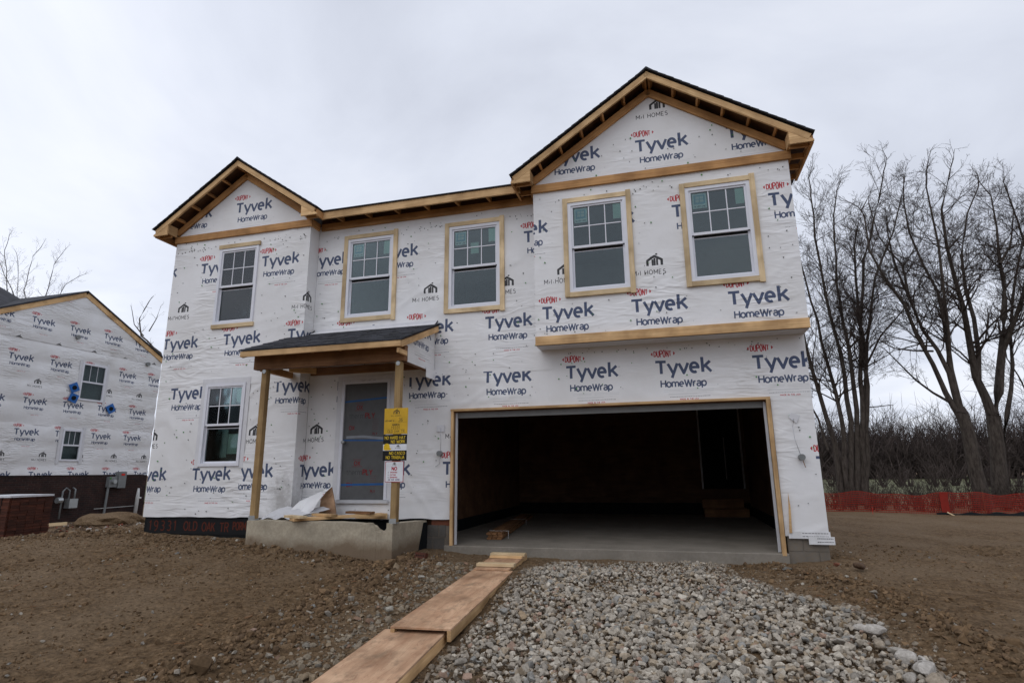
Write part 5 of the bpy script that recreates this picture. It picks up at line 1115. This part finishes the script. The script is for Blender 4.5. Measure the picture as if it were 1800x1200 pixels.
g = scatter('yard_rubble', np.stack([x, y, gz(x, y)+s_*.2], -1), s_, c, SHs, M['stone']); g['kind'] = 'stuff'
# stack of bricks in the left yard
def stackpt(z=-.22): 
    return (-11.9, 1.5, -.30)
bx, by, bz = stackpt(); ANG = -.12
BW = Matrix.Translation((bx, by, bz)) @ Matrix.Rotation(.10, 4, 'Z')
st = thing('brick_stack', 'strapped cube of red bricks under white plastic at the left edge', 'brick stack', (bx, by, bz))
bme = None; nb_ = 0
for r in range(14):
    for c in range(5):
        for side in range(2):
            if bme is None:
                q = MB().box(-.099, .099, -.045, .045, -.029, .029); bme = pymesh('brick', q.V, q.F); bme.materials.append(M['brick_red'])
            if side == 0: T = Matrix.Translation((-.42+c*.21+random.uniform(-.006, .006), -.46+random.uniform(-.008, .008), .14+r*.063))
            else: T = Matrix.Translation((.50+random.uniform(-.008, .008), -.36+c*.205, .14+r*.063)) @ Matrix.Rotation(PI/2, 4, 'Z')
            link('brick', bme, None, st, BW @ T)
MB().box(-.50, .43, -.41, .50, .11, .98).build('inner_bricks', M['brickwall'], st, W=BW)
MB().box(-.53, .56, -.52, .55, 0, .10).build('pallet', M['lumber_brown'], st, W=BW)
cov = MB(); cov.box(-.54, .57, -.53, .56, .985, 1.03); cov.prism([(-.62, .76), (-.46, .70), (-.30, .98), (-.60, 1.02)], -.545, -.53).build('cover_sheet', M['plastic_white'], st, W=BW)
for x in (-.25, .05, .32): MB().box(x-.012, x+.012, -.512, -.509, .08, 1.0).build('strap', M['black'], st, W=BW)
stk = thing('marker_stake', 'thin green stake leaning in front of the brick stack', 'stake', (-11.6, .6, -.3)); MB().tube([(-12.35, .55, -.35), (-12.05, .75, .62)], .012, 6).build('stake', M['green_cap'], stk)

# ------------------------------------------------------------------ finished houses over the road behind the viewer (they show mirrored in the lower window)
def far_house(x0, x1, y0, label, c):
    t = thing('house_across_road', label, 'house', ((x0+x1)/2, y0, -.5), 'houses across the road'); xm = (x0+x1)/2; m = flat('siding', c, .8)
    MB().box(x0, x1, y0-9, y0, -1, 5.2).build('wall', m, t); MB().prism([(y0+.4, 5.1), (y0-4.5, 8.2), (y0-9.4, 5.1)], x0-.4, x1+.4, 'x').build('roof', M['shingle'], t)
    MB().prism([(xm-3.2, 5.15), (xm, 7.4), (xm+3.2, 5.15)], y0-4, y0+1.2, 'y').build('gable_roof', M['shingle'], t); MB().box(xm-2.9, xm+2.9, y0-.2, y0+.8, -1, 5.15).build('bay', m, t)
    for a, b in ((x0+1, x0+2.1), (xm-.6, xm+.6), (x1-2.1, x1-1)):
        for z in (.9, 3.4): MB().box(a, b, y0+(.80 if a > xm-2 and a < xm+2 else 0), y0+(.86 if a > xm-2 and a < xm+2 else .06), z, z+1.4).build('window', M['vinyl'], t)
far_house(-46, -33, -36, 'brown house across the road behind the viewer, farthest left', (.16, .13, .10)); far_house(-28, -14, -36, 'tan house across the road behind the viewer, left one', (.26, .22, .17)); far_house(-8, 4, -36, 'grey house across the road behind the viewer, middle one', (.20, .21, .22)); far_house(8, 20, -36, 'pale house across the road behind the viewer, right one', (.34, .33, .30))

# ------------------------------------------------------------------ orange safety fence on the right
def fencemat():
    m, nt, b = newmat('orange_mesh'); L = nt.links.new; b.inputs['Roughness'].default_value = .7; b.inputs['Base Color'].default_value = (.30, .022, .010, 1); return m
M['orange'] = fencemat(); M['orange_bright'] = flat('orange_fabric', (.24, .016, .008), .7)
FY = 14.0; fx_a, fx_b = 3.2, 19.5; fz = lambda x, y: float(gz(x, y))
fn = thing('safety_fence', 'orange plastic mesh safety fence at the edge of the bare lot', 'fence', (13, FY, -.4))
def fyy(x): return FY+.25*math.sin(x*.9)
def ftop(x): return -.42+.70+.05*math.sin(x*2.1)+.03*math.sin(x*5.3)-.10*max(0, (8.8-x))*.6
m_ = MB(); x = fx_a
def strip(p, q, w, up):
    p, q = Vector(p), Vector(q); n0 = len(m_.V); u = Vector(up)*w/2; m_.V += [tuple(p-u), tuple(q-u), tuple(q+u), tuple(p+u)]; m_.F.append((n0, n0+1, n0+2, n0+3))
while x < fx_b:
    sk = .05*math.sin(x*3); strip((x, fyy(x), -.44), (x+sk+.05, fyy(x)+.03*math.sin(x*7), ftop(x)), .010, (1, 0, 0)); x += .05
for k in range(13):
    x = fx_a
    while x < fx_b:
        f0, f1 = k/12, k/12; za = -.44+(ftop(x)+.44)*f0; zb2 = -.44+(ftop(x+.15)+.44)*f1; strip((x+.05*f0, fyy(x)+.012, za), (x+.15+.05*f0, fyy(x+.15)+.012, zb2), .026 if k % 3 == 0 else .018, (0, 0, 1)); x += .15
o = link('mesh_netting', pymesh('mesh_netting', m_.V, m_.F), M['orange'], fn); o['kind'] = 'stuff'
for x in (3.4, 5.4, 7.6, 9.3, 10.9, 12.1, 13.5, 15.2, 17, 18.8):
    board('fence_stake', (x, fyy(x)+.03, -.6), (x+random.uniform(-.04, .04), fyy(x)+.03, ftop(x)+.06), .022, .02, M['osb'], fn, up=(1, 0, 0))
MB().box(12.18, 12.42, fyy(12.3)-.03, fyy(12.3)-.02, -.42, ftop(12.3)).build('folded_netting', M['orange_bright'], fn, label='brighter doubled strip of orange netting')
m_ = MB(); V = []; F_ = []
for i in range(60):
    x = 12.0+i*.13; V += [(x, fyy(x)-.12, -.44), (x, fyy(x)-.04, -.33+.03*math.sin(i))]
for i in range(59): F_.append((2*i, 2*i+2, 2*i+3, 2*i+1))
link('silt_fabric', pymesh('silt_fabric', V, F_), M['black'], fn)
for x in (12.3, 14.9, 17.4): board('fence_stake', (x, fyy(x)-.1, -.30), (x+.22, fyy(x)-.35, -.47), .03, .03, M['lumber_pale'], fn)
for x, y in ((9.8, 12.6), (13.2, 6.2)):
    t = tag(MB().tube([(x, y, float(gz(x, y))-.02), (x, y, float(gz(x, y))+.22)], .006, 5).build('marker_flag', M['red_flag']), 'tiny red marker flag in the dirt before the orange fence' if y > 10 else 'tiny red marker flag by the heap of dirt at right', 'flag')
# stones edging the far right heap are part of the soil ridge

# ------------------------------------------------------------------ bare trees
class Tree:
    def __init__(s, seed): s.r = random.Random(seed); s.trunk = MB(); s.crown = MB(); s.n = 0
    def rv(s, k=1.): return Vector((s.r.gauss(0, k), s.r.gauss(0, k), s.r.gauss(0, k)))
    def grow(s, p, d, L, R, depth, up=.25, dens=1.):
        """one branch: wanders, tapers, throws side shoots"""
        nseg = max(3, min(7, int(L/.35)+2)); pts = [p.copy()]; rad = [R]; d = d.normalized(); tip = max(.004, R*.25)
        for i in range(nseg):
            d = (d+s.rv(.16)+Vector((0, 0, up*.35))).normalized(); p = p+d*(L/nseg); pts.append(p.copy()); rad.append(R+(tip-R)*(i+1)/nseg)
        sides = 6 if R > .05 else (4 if R > .016 else 3)
        s.crown.tube(pts, rad, sides, False); s.n += 1
        if depth <= 0 or L < .25: return
        k = max(3, int((3.6+L*2.4)*dens))
        for j in range(k):
            t = s.r.uniform(.18, 1.) if j else 1.; f = t*nseg; i = min(int(f), nseg-1); q = pts[i].lerp(pts[i+1], f-i); ax = (pts[i+1]-pts[i]).normalized()
            sd_ = s.rv(1.); sd_ = (sd_-ax*sd_.dot(ax)).normalized(); a = s.r.uniform(.35, .85); nd = (ax*math.cos(a)+sd_*math.sin(a)); nL = L*s.r.uniform(.32, .60)*(1.15-.45*t); s.grow(q, nd, nL, max(.0036, rad[i]*s.r.uniform(.38, .55)), depth-1, up, dens)
    def limb(s, pts, r0, r1, sub=4, depth=2, subL=1.8, start=.35, up=.3, trunk=True, dens=1.):
        P = [Vector(p) for p in pts]
        # refine with wander
        Q = [P[0]]
        for a, b in zip(P[:-1], P[1:]):
            k = max(1, int((b-a).length/.8)); 
            for i in range(1, k+1): Q.append(a.lerp(b, i/k)+(s.rv(.035) if i < k else Vector()))
        n = len(Q); rad = [.84*(r0+(r1-r0)*(i/(n-1))**.8) for i in range(n)]
        (s.trunk if trunk else s.crown).tube(Q, rad, 9 if r0 > .12 else 6, False)
        L = sum((b-a).length for a, b in zip(Q[:-1], Q[1:])); subL *= .80
        for j in range(int(sub*L/1.6)):
            t = s.r.uniform(start, 1.); f = t*(n-1); i = min(int(f), n-2); q = Q[i].lerp(Q[i+1], f-i); ax = (Q[i+1]-Q[i]).normalized()
            sd_ = s.rv(1.); sd_ = (sd_-ax*sd_.dot(ax)).normalized(); a = s.r.uniform(.5, 1.15); nd = ax*math.cos(a)+sd_*math.sin(a); s.grow(q, nd, subL*s.r.uniform(.5, 1.2)*(1.25-.6*t), max(.007, rad[i]*s.r.uniform(.28, .45)), depth, up, dens)
        s.grow(Q[-1], (Q[-1]-Q[-2]), subL*.62, r1, depth, up, dens)
    def finish(s, name, label, loc, group=None, cat='tree'):
        t = thing(name, label, cat, loc, group)
        s.trunk.build('trunk', M['bark'], t, True); c = link('crown', pymesh('crown', s.crown.V, s.crown.F), M['twig'], t); return t
def PL(Y, *pts):
    out = []
    for i, p in enumerate(pts):
        yy = Y+(p[2] if len(p) > 2 else 0); py = p[1] if p[1] > 560 or Y > 20 else 560-(560-p[1])*.80; out.append(at(p[0], py, yy))
    return out
# first clump: many slim stems from one base
UP = .12
T = Tree(1); Y = 16.
for pts, r0, r1 in (
    (((1480, 890), (1468, 780), (1440, 690), (1415, 600, -.5), (1392, 470, -1)), .15, .035),
    (((1490, 890), (1480, 740), (1455, 640, .4), (1425, 520, .6), (1402, 410, .8)), .15, .03),
    (((1500, 888), (1496, 740), (1478, 620), (1450, 500, -.6), (1432, 380, -1), (1425, 290, -1.2)), .15, .03),
    (((1508, 885), (1506, 720), (1490, 600), (1470, 480, .5), (1466, 380, .9), (1470, 290, 1.2)), .15, .028),
    (((1515, 885), (1516, 700), (1512, 560), (1518, 430, -.4), (1536, 340, -.8), (1552, 250, -1)), .16, .028),
    (((1522, 888), (1524, 720), (1520, 640), (1508, 520, 1), (1502, 400, 1.4), (1515, 320, 1.5)), .15, .028),
    (((1520, 700), (1524, 600), (1538, 470, -1), (1570, 370, -1.5), (1585, 290, -1.7)), .09, .025),
    (((1455, 790), (1438, 735), (1418, 700), (1400, 640, -.4)), .06, .025)):
    T.limb(PL(Y, *pts), r0, r1, 4.6, 3, 2.6, .38, up=UP)
T.limb(PL(Y, (1524, 640), (1548, 590, -.4), (1585, 545, -.8), (1610, 500, -1)), .05, .02, 4, 2, 1.2, .3, trunk=False); T.limb(PL(Y, (1525, 716), (1545, 714), (1562, 712)), .03, .02, 1, 1, .4, .8, trunk=False)
b0 = at(1505, 888, Y); T.finish('bare_tree', 'bare multi-stemmed tree nearest the right corner of the house', tuple(b0), 'large bare trees behind the orange fence')
# second: leaning trunk that forks left
T = Tree(2); Y = 15.5
T.limb(PL(Y, (1732, 890), (1715, 830), (1702, 760), (1690, 725)), .30, .23, 0, 1, .5, .9)
for pts, r0, r1 in (
    (((1694, 745), (1662, 690), (1640, 640), (1612, 590, -.4), (1590, 530, -.8), (1555, 470, -1.2), (1528, 410, -1.5), (1520, 340, -1.6)), .13, .03),
    (((1692, 735), (1668, 655), (1648, 615), (1622, 580, .5), (1600, 520, .9), (1572, 440, 1.2), (1560, 370, 1.5)), .13, .03),
    (((1692, 735), (1672, 650), (1664, 590), (1648, 500, .3), (1622, 440, .6), (1598, 370, .9), (1588, 300, 1.)), .14, .03),
    (((1668, 640), (1664, 560, -.6), (1656, 470, -.9), (1650, 400, -1.2), (1638, 330, -1.4), (1628, 270, -1.5)), .10, .028),
    (((1600, 520), (1585, 440, 1.5), (1545, 380, 2), (1530, 320, 2.3)), .07, .025)):
    T.limb(PL(Y, *pts), r0, r1, 4.6, 3, 2.7, .28, up=UP)
T.limb(PL(Y, (1672, 708), (1640, 690, -.5), (1610, 668, -1.), (1582, 640, -1.5), (1560, 618, -2)), .06, .02, 4, 2, 1.4, .3, trunk=False, up=-.05)
T.limb(PL(Y, (1640, 617), (1605, 616, -.3), (1572, 612, -.7), (1550, 600, -1)), .05, .02, 4, 2, 1.2, .3, trunk=False, up=.05)
T.finish('bare_tree', 'bare tree whose thick trunk leans left and forks low, middle of the three', tuple(at(1732, 890, Y)), 'large bare trees behind the orange fence')
# third: broad trunk splitting into two leaders
T = Tree(3); Y = 17.
T.limb(PL(Y, (1762, 892), (1754, 800), (1746, 730)), .36, .27, 0, 1, .5, .95)
for pts, r0, r1 in (
    (((1746, 735), (1715, 662), (1704, 600), (1694, 540, -.4), (1680, 480, -.6), (1664, 400, -.9), (1655, 320, -1.1), (1668, 250, -1.2)), .22, .03),
    (((1720, 672), (1720, 620), (1712, 560, .4), (1698, 500, .8), (1690, 420, 1.1), (1700, 330, 1.3), (1720, 270, 1.4)), .12, .028),
    (((1747, 735), (1758, 650), (1764, 590), (1766, 520, .5), (1758, 440, .9), (1752, 360, 1.2), (1742, 290, 1.4)), .22, .03),
    (((1762, 620), (1785, 560, -.6), (1800, 500, -1), (1812, 420, -1.3), (1808, 330, -1.4)), .11, .028),
    (((1762, 790), (1770, 730), (1780, 640, .6), (1778, 560, .9), (1785, 470, 1.2), (1800, 380, 1.4), (1815, 300, 1.5)), .12, .025),
    (((1758, 440), (1778, 380, 1.5), (1782, 320, 1.8), (1770, 280, 2)), .07, .025),
    (((1764, 600), (1800, 570, -.5), (1850, 545, -.9)), .05, .025)):
    T.limb(PL(Y, *pts), r0, r1, 4.6, 3, 2.7, .28, up=UP)
T.finish('bare_tree', 'bare tree with the broadest trunk splitting into two leaders, rightmost of the three', tuple(at(1762, 892, Y)), 'large bare trees behind the orange fence')
# one more beyond the right border
T = Tree(4); Y = 18.
T.limb(PL(Y, (1890, 900), (1880, 760), (1850, 650)), .3, .2, 0, 1, .5, .95)
for pts, r0, r1 in ((((1850, 650), (1825, 560), (1815, 450, .5), (1790, 350, .8), (1775, 300, 1)), .13, .03), (((1852, 655), (1880, 540), (1890, 400), (1880, 290)), .13, .03), (((1872, 760), (1810, 700), (1790, 660), (1770, 630), (1765, 600)), .05, .02)):
    T.limb(PL(Y, *pts), r0, r1, 5, 3, 2.4, .3, up=UP)
T.finish('bare_tree', 'bare tree mostly beyond the right border, only its left branches showing', tuple(at(1890, 900, Y)), 'large bare trees behind the orange fence')
# trees behind the neighbour house
T = Tree(5); Y = 38.
for pts, r0, r1 in ((((60, 760), (45, 620), (14, 520), (8, 440), (16, 415)), .17, .03), (((60, 760), (60, 620), (42, 510), (58, 450), (72, 435)), .14, .03), (((60, 760), (70, 600), (80, 520), (95, 465), (110, 445)), .14, .03), (((60, 760), (30, 600), (25, 520), (-10, 440)), .14, .03), (((64, 740), (85, 560), (115, 500), (140, 485)), .12, .03), (((60, 760), (28, 560), (32, 480), (30, 450)), .12, .03)):
    T.limb(PL(Y, *pts), r0, r1, 3.0, 3, 2.2, .4, dens=.7)
T.finish('background_tree', 'wide bare tree crown rising behind the roof of the left house', tuple(at(60, 830, Y)), 'bare trees behind the left house')
T = Tree(6); Y = 30.
T.limb(PL(Y, (300, 700), (282, 620), (248, 590), (245, 560), (262, 530)), .16, .04, 1.5, 2, 1.3, .5, dens=.5); T.limb(PL(Y, (252, 590), (236, 570), (232, 545)), .07, .03, 1.5, 2, 1.1, .4, dens=.5); T.limb(PL(Y, (262, 582), (275, 560), (282, 540)), .06, .02, 1.5, 2, 1., .4, dens=.5)
T.limb(PL(Y, (320, 860), (300, 700)), .25, .16, 0, 0, .3, .9)
T.finish('background_tree', 'thin broken bare tree showing in the gap between the two houses', tuple(at(320, 830, Y)), 'bare trees behind the left house')
# brush behind the fence, and the far wood beyond the field: masses nobody could count
def mass(name, n, xr, yr, h, mat, seed, stems=9, r=.012, bushy=1.):
    rg = random.Random(seed); m_ = MB()
    for i in range(n):
        x = rg.uniform(*xr); y = rg.uniform(*yr); H = h*rg.uniform(.55, 1.15); z0 = -.45
        for k in range(stems):
            a = rg.uniform(0, 6.28); sp_ = rg.uniform(.05, .45)*bushy; d = Vector((math.cos(a)*sp_, math.sin(a)*sp_, 1)).normalized(); L = H*rg.uniform(.5, 1.); p = Vector((x+rg.gauss(0, .1*h*.3), y+rg.gauss(0, .1), z0)); pts = [p]
            base = Vector((x, y, z0+H*rg.uniform(0, .4))) if k and h > 3 else p; pts = [base]
            for j in range(3): d = (d+Vector((rg.gauss(0, .2), rg.gauss(0, .2), rg.gauss(.05, .1)))).normalized(); pts.append(pts[-1]+d*L/3)
            m_.tube(pts, [r*2, r*1.4, r, r*.5], 3, False)
            for q in range(3 if h > 3 else 3):
                s0 = pts[rg.choice((1, 2, 3))]; dd_ = (d+Vector((rg.gauss(0, .7), rg.gauss(0, .7), rg.gauss(0, .4)))).normalized(); m_.tube([s0, s0+dd_*L*.16+Vector((0, 0, .02)), s0+dd_*L*.34], [r*.8, r*.6, r*.3], 3, False)
    o = link(name, pymesh(name, m_.V, m_.F), mat); o['kind'] = 'stuff'; return o
mass('brush', 230, (6.5, 22), (14.6, 20), 1.5, M['twig'], 3, 8, .007, 1.8)
mass('far_wood', 430, (24, 84), (86, 106), 8.0, M['twig_far'], 4, 14, .034, 1.5)
mass('far_thicket', 320, (22, 84), (80, 92), 5.0, M['twig_far'], 6, 12, .055, 1.9)
mass('hedgerow', 90, (16, 60), (44, 52), 2.6, M['twig_far'], 8, 10, .025, 1.5)
